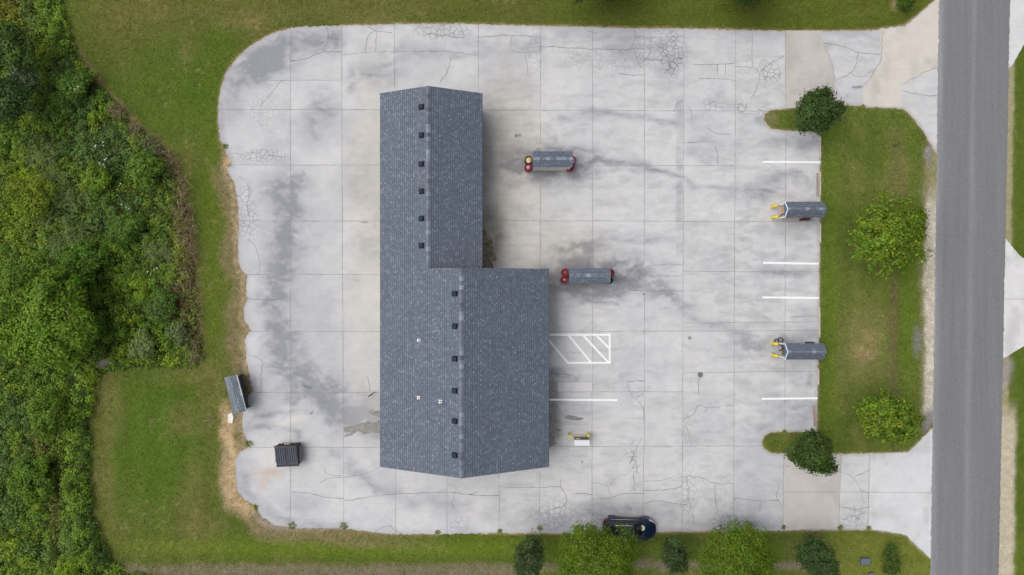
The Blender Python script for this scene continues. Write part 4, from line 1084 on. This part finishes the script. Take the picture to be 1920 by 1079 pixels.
# ground boxes in the south-east grass and drain in the lot
for px, py, sx, sy, lab in ((1620, 1051, .68, .42, 'blue grey utility box in the open grass'), (1631, 1077, .36, .3, 'small dark utility box cut by the lower picture edge')):
    p = W(px, py)
    u = tag(empty('utility_box', (p.x, p.y, 0)), lab, 'utility box')
    m = MB(); m.box(0, 0, 0, sx, sy, .22, bev=.02); m.build('body', M['slate'], u)
    m = MB(); m.box(0, 0, .22, sx + .05, sy + .05, .05, bev=.012); m.build('lid', M['slate'] if sx > .5 else M['greysteel'], u)
p = W(1313, 703)
dn = tag(empty('floor_drain', (p.x, p.y, .038)), 'small round dark drain cover sunk in the concrete', 'drain')
m = MB(); m.lathe([(.19, 0), (.19, .012), (.15, .012), (.15, .004), (0, .004)], n=18); m.build('frame', M['greysteel'], dn)
m = MB()
for k in range(-2, 3): m.box(k * .055, 0, .003, .028, .26, .008)
m.build('grate', M['greysteel'], dn)

# ================================================================== THE CAR
pc = W(1179, 990, .5)
car = tag(empty('parked_car', (pc.x, pc.y, .03), math.radians(-1.5)), 'dark navy compact car parked beneath the overhanging bright green tree', 'car')
def halfw(x):
    e = (abs(x) / 2.06)
    w = .855 * max(0, 1 - e ** 4.2) ** .36
    w += .075 * math.exp(-((abs(x) - 1.27) / .32) ** 2) - .035 * math.exp(-(x / .6) ** 2)
    return max(w, .02)
def deck(x):
    if x > .7: return .98 - .26 * ((x - .7) / 1.36) ** 2.2
    if x < -1.5: return .98 - .12 * ((-x - 1.5) / .55) ** 2
    return .98
m = MB(); V = []; F = []
xs = np.concatenate([np.linspace(-2.055, -1.8, 6), np.linspace(-1.7, 1.7, 30), np.linspace(1.78, 2.055, 7)])
for x in xs:
    w = halfw(x); zt = deck(x)
    fl = math.exp(-((abs(x) - 1.27) / .30) ** 2)
    prof = [(w * .9, .22), (w * .985, .36), (w, .55), (w * .985, .72), (w * (.95 + .02 * fl), zt - .12), (w * (.88 + .03 * fl), zt - .03), (w * .74, zt), (w * .4, zt + .03), (0, zt + .04)]
    full = [(y, z) for y, z in prof] + [(-y, z) for y, z in prof[::-1][1:]]
    V += [(x, y, z) for y, z in full]
k = len(full)
for i in range(len(xs) - 1):
    for j in range(k - 1): F.append((i * k + j, (i + 1) * k + j, (i + 1) * k + j + 1, i * k + j + 1))
    F.append((i * k + k - 1, (i + 1) * k + k - 1, (i + 1) * k, i * k))
F += [tuple(range(k))[::-1] if False else tuple(range(k)), tuple((len(xs) - 1) * k + q for q in range(k))[::-1]]
m.add(V, F, smooth=True)
body = m.build('body', M['navy'], car)
# greenhouse
B = [(1.02, .62), (.86, .735), (-1.45, .75), (-1.93, .62)]; T = [(.22, .47), (.12, .56), (-1.25, .55), (-1.42, .48)]
zb, zt = .93, 1.50
def pt(c, z, s): return (c[0], s * c[1], z)
m = MB(); m.add([pt(B[0], zb, 1), pt(B[0], zb, -1), pt(T[0], zt, -1), pt(T[0], zt, 1), (1.08, 0, zb), (.28, 0, zt + .01)], [(0, 3, 5, 4), (4, 5, 2, 1)], smooth=True)
m.build('windscreen', M['glass'], car)
m = MB(); m.add([pt(B[3], zb, 1), pt(B[3], zb, -1), pt(T[3], zt, -1), pt(T[3], zt, 1)], [(0, 1, 2, 3)]); m.build('rear_window', M['glass'], car)
for s in (1, -1):
    m = MB(); q = [pt(B[1], zb, s), pt(B[2], zb, s), pt(T[2], zt, s), pt(T[1], zt, s)]; m.add(q, [(0, 1, 2, 3) if s > 0 else (3, 2, 1, 0)])
    m.build('side_window', M['glass'], car)
    for a_, c_ in ((0, 1), (2, 3)):
        m = MB(); q = [pt(B[a_], zb, s), pt(B[c_], zb, s), pt(T[c_], zt, s), pt(T[a_], zt, s)]; m.add(q, [(0, 1, 2, 3) if s > 0 else (3, 2, 1, 0)])
        m.build('pillar', M['navy'], car)
    m = MB(); m.tube([(.80, s * .765, .965), (.2, s * .79, .975), (-1.5, s * .775, .97)], .014, 6); m.build('window_trim', M['chrome'], car)
    m = MB(); m.tube([(.14, s * .53, 1.53), (.0, s * .54, 1.60), (-1.1, s * .53, 1.60), (-1.28, s * .52, 1.53)], .03, 8); m.build('roof_rail', M['chrome'], car)
    m = MB(); m.box(.78, s * .93, .92, .13, .2, .14, bev=.03); m.build('mirror', M['navy'], car)
    V = []
    for xx in np.linspace(1.46, 1.93, 8):
        w = halfw(xx); z = deck(xx)
        V += [(xx + .012, s * w * .90, z - .02), (xx + .012, s * (w * .97 + .012), z - .11)]
    m = MB(); m.add(V, [(2 * i, 2 * i + 1, 2 * i + 3, 2 * i + 2) if s < 0 else (2 * i + 2, 2 * i + 3, 2 * i + 1, 2 * i) for i in range(7)], smooth=True); m.build('headlight', M['lamp'], car)
    m = MB(); m.box(-1.97, s * .55, .70, .12, .28, .16, bev=.03); m.build('taillight', M['redlamp'], car)
    for x in (1.27, -1.27):
        m = MB(); m.lathe([(.2, -.1), (.31, -.1), (.33, -.06), (.33, .06), (.31, .1), (.2, .1)], n=24)
        m.v = [(x + v[0], s * .715 + v[2], .32 + v[1]) for v in m.v]; wh = m.build('wheel', M['rubber'], car)
        m = MB(); m.lathe([(0, .09 * s), (.06, .095 * s), (.2, .08 * s), (.21, .06 * s)], n=20)
        m.v = [(x + v[0], s * .715 + v[2], .32 + v[1]) for v in m.v]; m.build('rim', M['chrome'], wh)
m = MB(); V = []; F = []
for i, t_ in enumerate(np.linspace(0, 1, 9)):
    x = .22 + t_ * (-1.64); w = .56 - .09 * abs(2 * t_ - .9) ** 3; z = zt + .045 * math.sin(math.pi * t_)
    for j, u in enumerate(np.linspace(-1, 1, 9)): V.append((x, u * w, z + .035 * (1 - u * u)))
for i in range(8):
    for j in range(8): F.append((i * 9 + j + 1, i * 9 + j, i * 9 + 9 + j, i * 9 + 10 + j))
m.add(V, [f[::-1] for f in F], smooth=True); m.build('roof', M['navy'], car)
m = MB(); m.box(2.03, 0, .42, .03, .55, .2); m.build('grille', M['black'], car)
pd = W(1201, 990.5, 1.1)  # pale round mark of unknown kind, built as a thin disc
pl = tag(empty('roundel', (pd.x + .13, pd.y, 1.06)), 'small pale dish lying at the foot of the car windscreen', 'roundel')
m = MB(); m.lathe([(0, .0), (.16, .0), (.20, .03), (.205, .045), (.19, .042), (.14, .018), (0, .016)], n=24); m.build('rim', M['disc'], pl)
m = MB(); m.lathe([(.09, .018), (.085, .032), (.04, .036), (0, .034)], n=18); m.build('centre', plain('ochre_disc', (.45, .42, .16), .5), pl)

# ================================================================== VEGETATION
def leaves(P, Nrm, size, cols, aspect=.55, rng=RNG):
    """rhombus leaves -> (V, F, C)"""
    n = len(P)
    Nrm = Nrm / (np.linalg.norm(Nrm, axis=1, keepdims=True) + 1e-9)
    t = rng.normal(size=(n, 3)); t -= (t * Nrm).sum(1, keepdims=True) * Nrm
    t /= np.linalg.norm(t, axis=1, keepdims=True) + 1e-9
    b = np.cross(Nrm, t)
    l = (size * .5)[:, None]; w = l * aspect
    V = np.empty((n, 4, 3)); V[:, 0] = P - t * l; V[:, 1] = P - b * w + t * l * .1; V[:, 2] = P + t * l; V[:, 3] = P + b * w + t * l * .1
    F = np.arange(n * 4).reshape(n, 4)
    return V.reshape(-1, 3), F, np.repeat(cols, 4, 0)

def blades(P, length, width, dirs, cols):
    n = len(P)
    d = dirs / (np.linalg.norm(dirs, axis=1, keepdims=True) + 1e-9)
    side = np.cross(d, RNG.normal(size=(n, 3))); side /= np.linalg.norm(side, axis=1, keepdims=True) + 1e-9
    l = length[:, None]; w = width[:, None]
    droop = np.zeros((n, 3)); droop[:, 2] = -.35 * length
    V = np.empty((n, 6, 3))
    V[:, 0] = P - side * w; V[:, 1] = P + side * w
    V[:, 2] = P + d * l * .5 + side * w * .8; V[:, 3] = P + d * l * .5 - side * w * .8
    V[:, 4] = P + d * l + droop + side * w * .15; V[:, 5] = P + d * l + droop - side * w * .15
    F = np.concatenate([np.stack([np.arange(n) * 6 + k for k in q], 1) for q in ((0, 1, 2, 3), (3, 2, 4, 5))])
    return V.reshape(-1, 3), F, np.repeat(cols, 6, 0)

def tree(name, label, cat, group, px, py, zc, rx, rz, col, ncl, nl, leaf, clr, base=None, ry=None, rot=0, seed=1, low=-.35, trunk=.12, jit=.22, shell=.55, up=.5, asp=.55, lobes=.18, parts=('crown', 'trunk'), fresh=None):
    rng = np.random.default_rng(seed)
    c = W(px, py, zc); ry = ry or rx
    b = W(*base, 0) if base else Vector((c.x, c.y, 0))
    t = tag(empty(name, (b.x, b.y, 0)), label, cat, group)
    off = np.array([c.x - b.x, c.y - b.y, zc])
    ph = rng.uniform(0, 6.28, 6)
    D = rng.normal(size=(ncl * 4, 3)); D /= np.linalg.norm(D, axis=1, keepdims=True); D = D[D[:, 2] > low][:ncl]
    th = np.arctan2(D[:, 1], D[:, 0])
    mod = 1 + lobes * (np.sin(2 * th + ph[0]) * .5 + np.sin(3 * th + ph[1]) * .6 + np.sin(5 * th + ph[2]) * .5 + np.sin(4 * D[:, 2] + ph[3]) * .4)
    rr = rng.uniform(shell ** 2, 1, len(D)) ** .5 * mod
    cc, sn = math.cos(rot), math.sin(rot)
    loc = D * rr[:, None] * np.array([rx, ry, rz])
    C = np.stack([loc[:, 0] * cc - loc[:, 1] * sn, loc[:, 0] * sn + loc[:, 1] * cc, loc[:, 2]], 1) + off
    C[:, 2] = np.maximum(C[:, 2], .25)
    idx = np.repeat(np.arange(len(C)), nl)
    g = rng.normal(size=(len(idx), 3)) * .5 * clr * np.array([1, 1, .7]) * rng.uniform(.7, 1.3, len(C))[idx][:, None]
    P = C[idx] + g
    P[:, 2] = np.maximum(P[:, 2], .08)
    Nn = g * .8 + rng.normal(size=g.shape) * clr * .35 + np.array([0, 0, up * clr]) + (C[idx] - off) * .12
    cv = np.array(col)[None, :] * rng.uniform(1 - jit, 1 + jit, len(C))[idx][:, None] * rng.uniform(.82, 1.2, len(idx))[:, None]
    if fresh is not None:
        fm = (rng.random(len(idx)) < .46)[:, None]
        cv = np.where(fm, np.array(fresh)[None, :] * rng.uniform(.75, 1.2, len(idx))[:, None], cv)
    cv = cv * (1 + rng.normal(size=(len(C), 3)) * .06)[idx]
    V, F, Cc = leaves(P, Nn, leaf * rng.uniform(.65, 1.3, len(P)), np.clip(cv, .002, 1), asp, rng)
    mesh_np(parts[0], V, F, M['leaf'], Cc, parent=t)
    m = MB()
    top = Vector(off * .75) + Vector((0, 0, .1 * zc))
    m.tube([(0, 0, -.1), (off[0] * .2, off[1] * .2, zc * .35), tuple(top)], [trunk * 1.2, trunk, trunk * .4], 8)
    pick = rng.choice(len(C), min(len(C), 16 if zc > 1.5 else 6), replace=False)
    for k in pick:
        s = Vector((off[0] * .3, off[1] * .3, zc * rng.uniform(.3, .6))); e = Vector(C[k])
        mid = s.lerp(e, .5) + Vector((0, 0, -.1 * zc + .15))
        m.tube([s, mid, e], [trunk * .45, trunk * .3, trunk * .1], 5, caps=False)
    m.build(parts[1], M['bark'], t)
    return t

GI = 'trees on the grass island'; GB = 'trees along the south lawn'; GW = 'bushes and trees in the wild brush'
tree('shade_tree', 'dense dark green tree on the north tip of the grass island', 'tree', GI, 1533, 209, 3.4, 1.42, 1.3, (.058, .102, .022), 150, 60, .22, .38, seed=11, base=(1519, 222), rot=.3, lobes=.2)
tree('shade_tree', 'dense dark green tree leaning over the concrete by the south tip of the grass island', 'tree', GI, 1524, 851, 3.6, 1.05, 1.4, (.058, .102, .020), 140, 60, .22, .36, seed=12, base=(1505, 832), ry=1.62, rot=.75, lobes=.26)
tree('open_tree', 'largest round yellow green tree with open gappy crown, mid island beside the road', 'tree', GI, 1667, 442, 3.4, 2.85, 1.5, (.105, .19, .015), 230, 46, .22, .38, seed=21, fresh=(.235, .33, .025), base=(1634, 446), lobes=.13, shell=.25, low=-.25, jit=.3)
tree('open_tree', 'yellow green open tree at the south corner of the grass island by the driveway', 'tree', GI, 1667, 785, 3.2, 2.15, 1.4, (.098, .175, .015), 170, 46, .23, .36, seed=22, fresh=(.225, .32, .024), base=(1632, 766), ry=2.0, lobes=.12, shell=.25, low=-.25, jit=.3)
tree('spreading_tree', 'big bright green tree overhanging the dark car', 'tree', GB, 1117, 1062, 4.6, 2.95, 1.9, (.105, .182, .012), 420, 80, .14, .44, seed=31, fresh=(.155, .235, .015), base=(1110, 1000), lobes=.16, jit=.16)
tree('spreading_tree', 'bright green tree on the south lawn between two dark narrow trees, east of the car', 'tree', GB, 1386, 1047, 4.4, 2.55, 1.8, (.105, .184, .012), 340, 80, .14, .42, seed=32, fresh=(.155, .235, .015), base=(1350, 1000), lobes=.16, jit=.16)
tree('narrow_tree', 'narrow dark green tree just west of the big tree over the car', 'tree', GB, 992, 1044, 3.4, 1.0, 1.9, (.060, .100, .030), 120, 60, .17, .36, seed=41, base=(988, 1010), ry=1.35, jit=.3)
tree('narrow_tree', 'small dark narrow tree in the gap between the two bright green trees', 'tree', GB, 1264, 1040, 2.8, .80, 1.5, (.056, .098, .026), 90, 55, .16, .32, seed=42, base=(1250, 1012), ry=1.25, jit=.3)
tree('narrow_tree', 'dark green tree with a bare brown base, near the blue grey utility box', 'tree', GB, 1531, 1048, 3.8, 1.15, 2.0, (.054, .100, .024), 150, 62, .17, .38, seed=43, base=(1520, 1010), ry=1.55, rot=.35, jit=.25)
tree('north_tree', 'dark tree just beyond the upper picture edge, left of the pair', 'tree', 'trees at the upper picture edge', 1130, -58, 4.0, 2.3, 1.5, (.04, .075, .014), 160, 50, .22, .45, seed=51, base=(1120, -20))
tree('north_tree', 'dark tree just beyond the upper picture edge, right of the pair', 'tree', 'trees at the upper picture edge', 1400, -40, 3.4, 1.7, 1.3, (.045, .085, .014), 140, 50, .22, .42, seed=52, base=(1390, -10))
tree('bush', 'bright leafy bush by the north driveway corner at the upper edge', 'bush', None, 1698, 2, .5, .55, .45, (.085, .155, .014), 40, 50, .15, .22, seed=53, trunk=.03, parts=('foliage', 'stem'))
tree('bush', 'ragged flowering shrub at the southeast corner of the lawn', 'bush', None, 1672, 1052, .8, .45, .7, (.075, .125, .020), 60, 45, .15, .26, seed=54, ry=1.3, trunk=.03, parts=('foliage', 'stem'))

# individual bushes and trees one can tell apart in the wild brush
for k, (px, py, zc, rx, rz, col, ncl, nl, lf, clr, lab, kind) in enumerate((
    (98, 605, 3.0, 3.1, 1.8, (.078,.135,.012), 330, 60, .26, .48, 'largest green tree of the brush, its crown casting deep shade by the pale stone', 'tree'),
    (30, 545, 2.0, 1.7, 1.2, (.075,.130,.014), 130, 55, .22, .42, 'rounded green bush at the left edge beside the largest brush tree', 'bush'),
    (20, 90, 3.0, 1.6, 1.5, (.040,.072,.014), 130, 55, .22, .46, 'dark green tree in the upper left corner of the brush', 'tree'),
    (8, 190, 3.4, 1.5, 1.6, (.030,.058,.014), 120, 55, .22, .46, 'darkest tree at the left edge above the middle of the brush', 'tree'),
    (48, 150, 2.2, .9, 1.2, (.055,.082,.035), 80, 50, .20, .38, 'grey green bush between the two dark corner trees', 'bush'),
    (272, 318, 1.2, 1.2, .8, (.070,.125,.016), 90, 55, .19, .34, 'leafy green bush near the dry grass at the upper east fringe of the brush', 'bush'),
    (152, 490, 1.7, 1.5, 1.1, (.055,.105,.012), 120, 55, .22, .40, 'deep green bush south of the long pale reeds', 'bush'),
    (185, 333, 1.3, .85, .8, (.085,.140,.012), 70, 50, .18, .32, 'yellow green bush beside the white flower heads', 'bush'),
    (268, 650, .9, .95, .7, (.095,.130,.040), 80, 50, .20, .30, 'pale grey green bush near the lower east corner of the brush', 'bush'),
    (335, 625, .8, .75, .6, (.085,.115,.040), 50, 45, .16, .26, 'scrubby bush at the southeast corner of the brush, beside dry grass', 'bush'),
    (305, 575, 1.1, 1.1, .7, (.055,.100,.018), 80, 55, .18, .34, 'dark leafy bush inside the southeast brush', 'bush'),
    (128, 1078, 1.0, .75, .7, (.120,.190,.012), 60, 50, .17, .28, 'bright lime bush at the lower edge of the picture', 'bush'),
    (60, 370, 1.2, 1.6, .8, (.105,.140,.012), 110, 45, .17, .38, 'yellow flowering bush patch at the left edge of the brush', 'bush'),
    (235, 430, 1.1, 1.2, .8, (.060,.112,.016), 90, 55, .19, .34, 'green bush in the middle of the brush, right of the pale reeds', 'bush'),
    (90, 780, 1.4, 1.4, .9, (.072,.125,.012), 110, 55, .20, .36, 'green bush south of the largest brush tree', 'bush'),
    (60, 900, 1.2, 1.6, .8, (.068,.122,.012), 120, 55, .19, .36, 'broad low bush in the lower left of the brush', 'bush'),
    (140, 160, 1.1, 1.1, .7, (.058,.105,.016), 80, 55, .19, .32, 'green bush with white blossoms beside the upper brown lawn fringe', 'bush'),
)):
    tree('wild_' + kind, lab, kind, GW, px, py, zc, rx, rz, [2.0 * v for v in col], ncl, nl, lf, clr, seed=100 + k, low=-.1, trunk=.09 if kind == 'tree' else .04, jit=.3, lobes=.22,
         parts=('crown', 'trunk') if kind == 'tree' else ('foliage', 'stem'))

# the rest of the brush reads as one mass
def brush_color(X, Y):
    n = fbm(X, Y, 70, 3, 501); n2 = fbm(X, Y, 25, 3, 511)
    A = np.tile(np.array([.066, .118, .013]), (X.size, 1))
    A = mixc(A, (.052, .095, .024), ss(.5, .62, n) * .85)
    A = mixc(A, (.105, .155, .012), ss(.52, .68, n2) * .8)
    A = mixc(A, (.135, .175, .010), np.maximum(blob(X, Y, 55, 370, 45, 70, 0, .8), blob(X, Y, 80, 90, 16, 40, 0, .8)) * .8)
    A = mixc(A, (.125, .120, .014), blob(X, Y, 18, 30, 26, 50, 0, .8) * .8)
    A = mixc(A, (.088, .150, .016), np.maximum(blob(X, Y, 145, 850, 24, 160, 0, .6), blob(X, Y, 105, 40, 26, 70, 0, .7)) * .8)
    A = mixc(A, (.105, .105, .022), np.maximum(blob(X, Y, 108, 950, 12, 120, 0, .8), blob(X, Y, 80, 830, 20, 40, 0, .8)) * .7)
    A = mixc(A, (.13, .125, .03), blob(X, Y, 350, 420, 26, 200, .0, .7) * .55)
    A = mixc(A, (.062, .105, .035), blob(X, Y, 215, 290, 40, 40, 0, .8) * .6 + blob(X, Y, 110, 140, 20, 30, 0, .8) * .6)
    return A
bp = smooth(BRUSH, 1)
N0 = 8500
cx = RNG.uniform(-120, 390, N0); cy = RNG.uniform(-140, 1220, N0)
k = inside(cx, cy, bp); cx, cy = cx[k], cy[k]
edge = dist_poly(cx, cy, BRUSH, True)
hh = (.30 + .95 * fbm(cx, cy, 55, 3, 521) ** 1.3 + .35 * RNG.random(cx.size)) * (.45 + .55 * ss(0, 26, edge))
strip = ss(110, 120, cx) * (1 - ss(172, 182, cx)) * ss(690, 720, cy)
hh = hh * (1 + .55 * strip)
ditch = blob(cx, cy, 112, 940, 9, 130, .0, .5)
hh *= 1 - .6 * ditch
rr = RNG.uniform(.18, .42, cx.size) * (.8 + .3 * hh)
open_ = (RNG.random(cx.size) > .25 * ditch) & (blob(cx, cy, 190, 681, 15, 8, -.4, .4) < .5)
cx, cy, hh, rr = cx[open_], cy[open_], hh[open_], rr[open_]
pos = np.stack([(cx - 960) / 24, (539.5 - cy) / 24], 1) * (1 - .5 * hh / H)[:, None]
cc = np.array([2.5, 2.42, 2.5]) * brush_color(cx, cy) * RNG.uniform(.7, 1.28, cx.size)[:, None]
per = np.maximum(10, (rr ** 2 * 430)).astype(int)
idx = np.repeat(np.arange(cx.size), per)
D = RNG.normal(size=(idx.size, 3)); D[:, 2] = np.abs(D[:, 2]); D /= np.linalg.norm(D, axis=1, keepdims=True)
q = RNG.uniform(.35, 1, idx.size) ** .5
P = np.concatenate([pos[idx] + D[:, :2] * (rr[idx] * q)[:, None], (hh[idx] * (.25 + .75 * D[:, 2] * q))[:, None]], 1)
Nn = D + RNG.normal(size=D.shape) * .45 + np.array([0, 0, .35])
V, F, C = leaves(P, Nn, RNG.uniform(.08, .18, idx.size), cc[idx] * RNG.uniform(.8, 1.25, idx.size)[:, None])
nb_ = 90000                                             # low cover between the clumps
gx_ = RNG.uniform(-110, 385, nb_); gy_ = RNG.uniform(-130, 1210, nb_)
k = inside(gx_ + 5 * RNG.normal(size=nb_), gy_ + 5 * RNG.normal(size=nb_), bp) & (blob(gx_, gy_, 190, 681, 15, 8, -.4, .4) < .5)
gx_, gy_ = gx_[k], gy_[k]
P2 = np.stack([(gx_ - 960) / 24, (539.5 - gy_) / 24, RNG.uniform(.05, .55, gx_.size) * (.4 + .6 * ss(0, 20, dist_poly(gx_, gy_, BRUSH, True)))], 1)
V2, F2, C2 = leaves(P2, RNG.normal(size=P2.shape) * .5 + np.array([0, 0, 1]), RNG.uniform(.09, .2, gx_.size), 2.0 * brush_color(gx_, gy_) * RNG.uniform(.6, 1.2, gx_.size)[:, None])
F = np.concatenate([F, F2 + len(V)]); V = np.concatenate([V, V2]); C = np.concatenate([C, C2])
tag(mesh_np('undergrowth', V, F, M['leaf'], C), 'tangled green weeds and low growth filling the wild brush west of the lawn', 'undergrowth', kind='stuff')

def grass_patch(name, label, spots, n, ln, col, z=.5, flat=.5, w=.012):
    Ps = []; Cs = []; Ds = []
    for px, py, rx, ry, rot in spots:
        a = RNG.uniform(0, 6.283, n); r = RNG.random(n) ** .5
        u, v = np.cos(a) * r * rx, np.sin(a) * r * ry
        X = px + u * math.cos(rot) - v * math.sin(rot); Y = py + u * math.sin(rot) + v * math.cos(rot)
        Ps.append(np.stack([(X - 960) / 24, (539.5 - Y) / 24, RNG.uniform(.1, 1, n) * z], 1))
        d = RNG.normal(size=(n, 3)); d[:, 2] = np.abs(d[:, 2]) * flat + .15
        Ds.append(d)
        Cs.append(np.array(col)[None, :] * RNG.uniform(.55, 1.35, n)[:, None])
    P = np.concatenate(Ps); P *= np.array([1, 1, 1]); n = len(P)
    V, F, C = blades(P, RNG.uniform(.6, 1.3, n) * ln, np.full(n, w) * RNG.uniform(.7, 1.3, n), np.concatenate(Ds), np.concatenate(Cs))
    tag(mesh_np(name, V, F, M['leaf'], C), label, 'grass', kind='stuff')
grass_patch('dry_grass', 'dead brown grass and stems along the east fringe of the brush',
            [(342,372,16,42,.1),(350,420,14,40,0),(358,475,12,42,0),(350,540,16,40,0),(342,600,18,44,0),(368,655,10,26,0),(322,310,16,26,-.6),(290,278,22,8,.7),(335,520,20,30,0),(255,250,14,6,.8),(225,212,14,7,.8),(352,450,26,60,.1),(362,600,18,70,0)], 170, .8, (.30, .225, .14), .6, .5, .016)
grass_patch('long_reeds', 'long pale green reed blades in the middle of the brush',
            [(115,350,30,24,0),(150,375,36,26,.3),(100,400,28,30,0),(160,440,30,20,.4),(135,465,26,16,0),(310,475,26,16,0),(140,520,18,14,0),(95,300,26,14,0)], 210, .95, (.20, .26, .10), 1.35, .35, .018)
grass_patch('bank_grass', 'tall blue green grass on the bank along the west edge of the lower lawn',
            [(160,740,10,40,0),(160,830,9,50,0),(158,920,10,50,0),(172,1000,14,40,-.35),(195,1040,14,24,-.5)], 420, .6, (.095, .16, .04), .75, .5, .014)

# short blades standing in the turf: lawn and island
def turf(n, keep, alb, z0, name, label):
    X = RNG.uniform(-30, 1960, n); Y = RNG.uniform(-30, 1110, n)
    k = keep(X, Y); X, Y = X[k], Y[k]; n = len(X)
    A = alb(X, Y) * RNG.uniform(.9, 2.6, n)[:, None] * (1 + RNG.normal(size=(n, 3)) * .08)
    P = np.stack([(X - 960) / 24, (539.5 - Y) / 24, np.full(n, z0)], 1)
    d = RNG.normal(size=(n, 3)); d[:, 2] = .45 + np.abs(d[:, 2]) * .6
    V, F, C = blades(P, RNG.uniform(.07, .17, n), RNG.uniform(.010, .022, n), d, np.clip(A, .004, .9))
    tag(mesh_np(name, V, F, M['leaf'], C), label, 'grass', kind='stuff')
turf(420000, lambda X, Y: ~inside(X, Y, PAVE) & ~inside(X, Y, BRUSH) & (X < 1730), lawn_albedo, 0, 'lawn_grass', 'short mown grass blades of the lawn around the concrete lot')
turf(520000, lambda X, Y: inside(X, Y, ISLAND) & (X < ROAD_L(Y) - 10), island_albedo, .055, 'island_grass', 'short grass blades of the island between the lot and the road')

# small plants that stand alone
def weed(px, py, s, label='small green weed tuft growing out of the concrete edge', col=(.22, .29, .05)):
    p = W(px, py); n = 70
    a = RNG.uniform(0, 6.283, n); r = RNG.random(n) ** .7 * s * .6
    P = np.stack([np.cos(a) * r, np.sin(a) * r, np.full(n, .02)], 1)
    d = np.stack([np.cos(a), np.sin(a), RNG.uniform(.3, 1.4, n)], 1)
    V, F, C = blades(P, RNG.uniform(.5, 1, n) * s, np.full(n, .02), d, np.array(col)[None, :] * RNG.uniform(.6, 1.3, n)[:, None])
    o = mesh_np('weed_tuft', V, F, M['leaf'], C)
    o.location = (p.x, p.y, .02)
    tag(o, label, 'weed', 'weed tufts at the concrete edge')
for px, py, s in ((548,986,.32),(645,986,.34),(821,998,.22),(937,996,.2),(1012,990,.22),(423,275,.22),(467,832,.34),(480,951,.22),(1469,988,.2),(1617,201,.2),(1460,838,.2),(1470,810,.18),(1628,990,.2),(1575,989,.26)):
    weed(px, py, s)
for px, py, n, lab in ((148,165,9,'white blossom heads by the upper brown lawn fringe'),(194,306,9,'largest cluster of white blossom heads, near the yellow green bush'),(224,359,4,'white blossom heads just right of the yellow green bush'),(190,272,4,'few white blossom heads above the largest cluster'),(286,512,5,'white blossom heads toward the east fringe of the brush'),(238,392,3,'tiny white blossom heads left of the dry grass')):
    p = W(px, py, 1.5)
    f = tag(empty('flowering_weed', (p.x, p.y, 0)), lab, 'flower', 'white blossoms in the brush')
    mb = MB(); st_ = MB()
    for i in range(n):
        x, y = random.gauss(0, .22), random.gauss(0, .22); z = 1.5 + random.uniform(-.05, .25)
        mb.lathe([(0, z + .012), (random.uniform(.03, .065), z), (0, z - .01)], (x, y, 0), 8)
        st_.tube([(x * .3, y * .3, 0), (x, y, z)], .006, 4)
    mb.build('blossom', M['flower'], f); st_.build('stem', M['bark'], f)
p = W(190, 681)
m = MB(); m.lathe([(0, .16), (.3, .14), (.45, .05), (.5, 0)], n=11); m.v = [(x * 1.1 + .05 * math.sin(9 * y), y * .55 + .03 * math.sin(7 * x), z + .03 * math.sin(5 * x + 4 * y)) for x, y, z in m.v]
o = m.build('boulder', M['stone']); o.location = (p.x, p.y, 0); o.rotation_euler = (0, 0, .45)
tag(o, 'pale flat boulder in the shade of the largest brush tree', 'boulder')
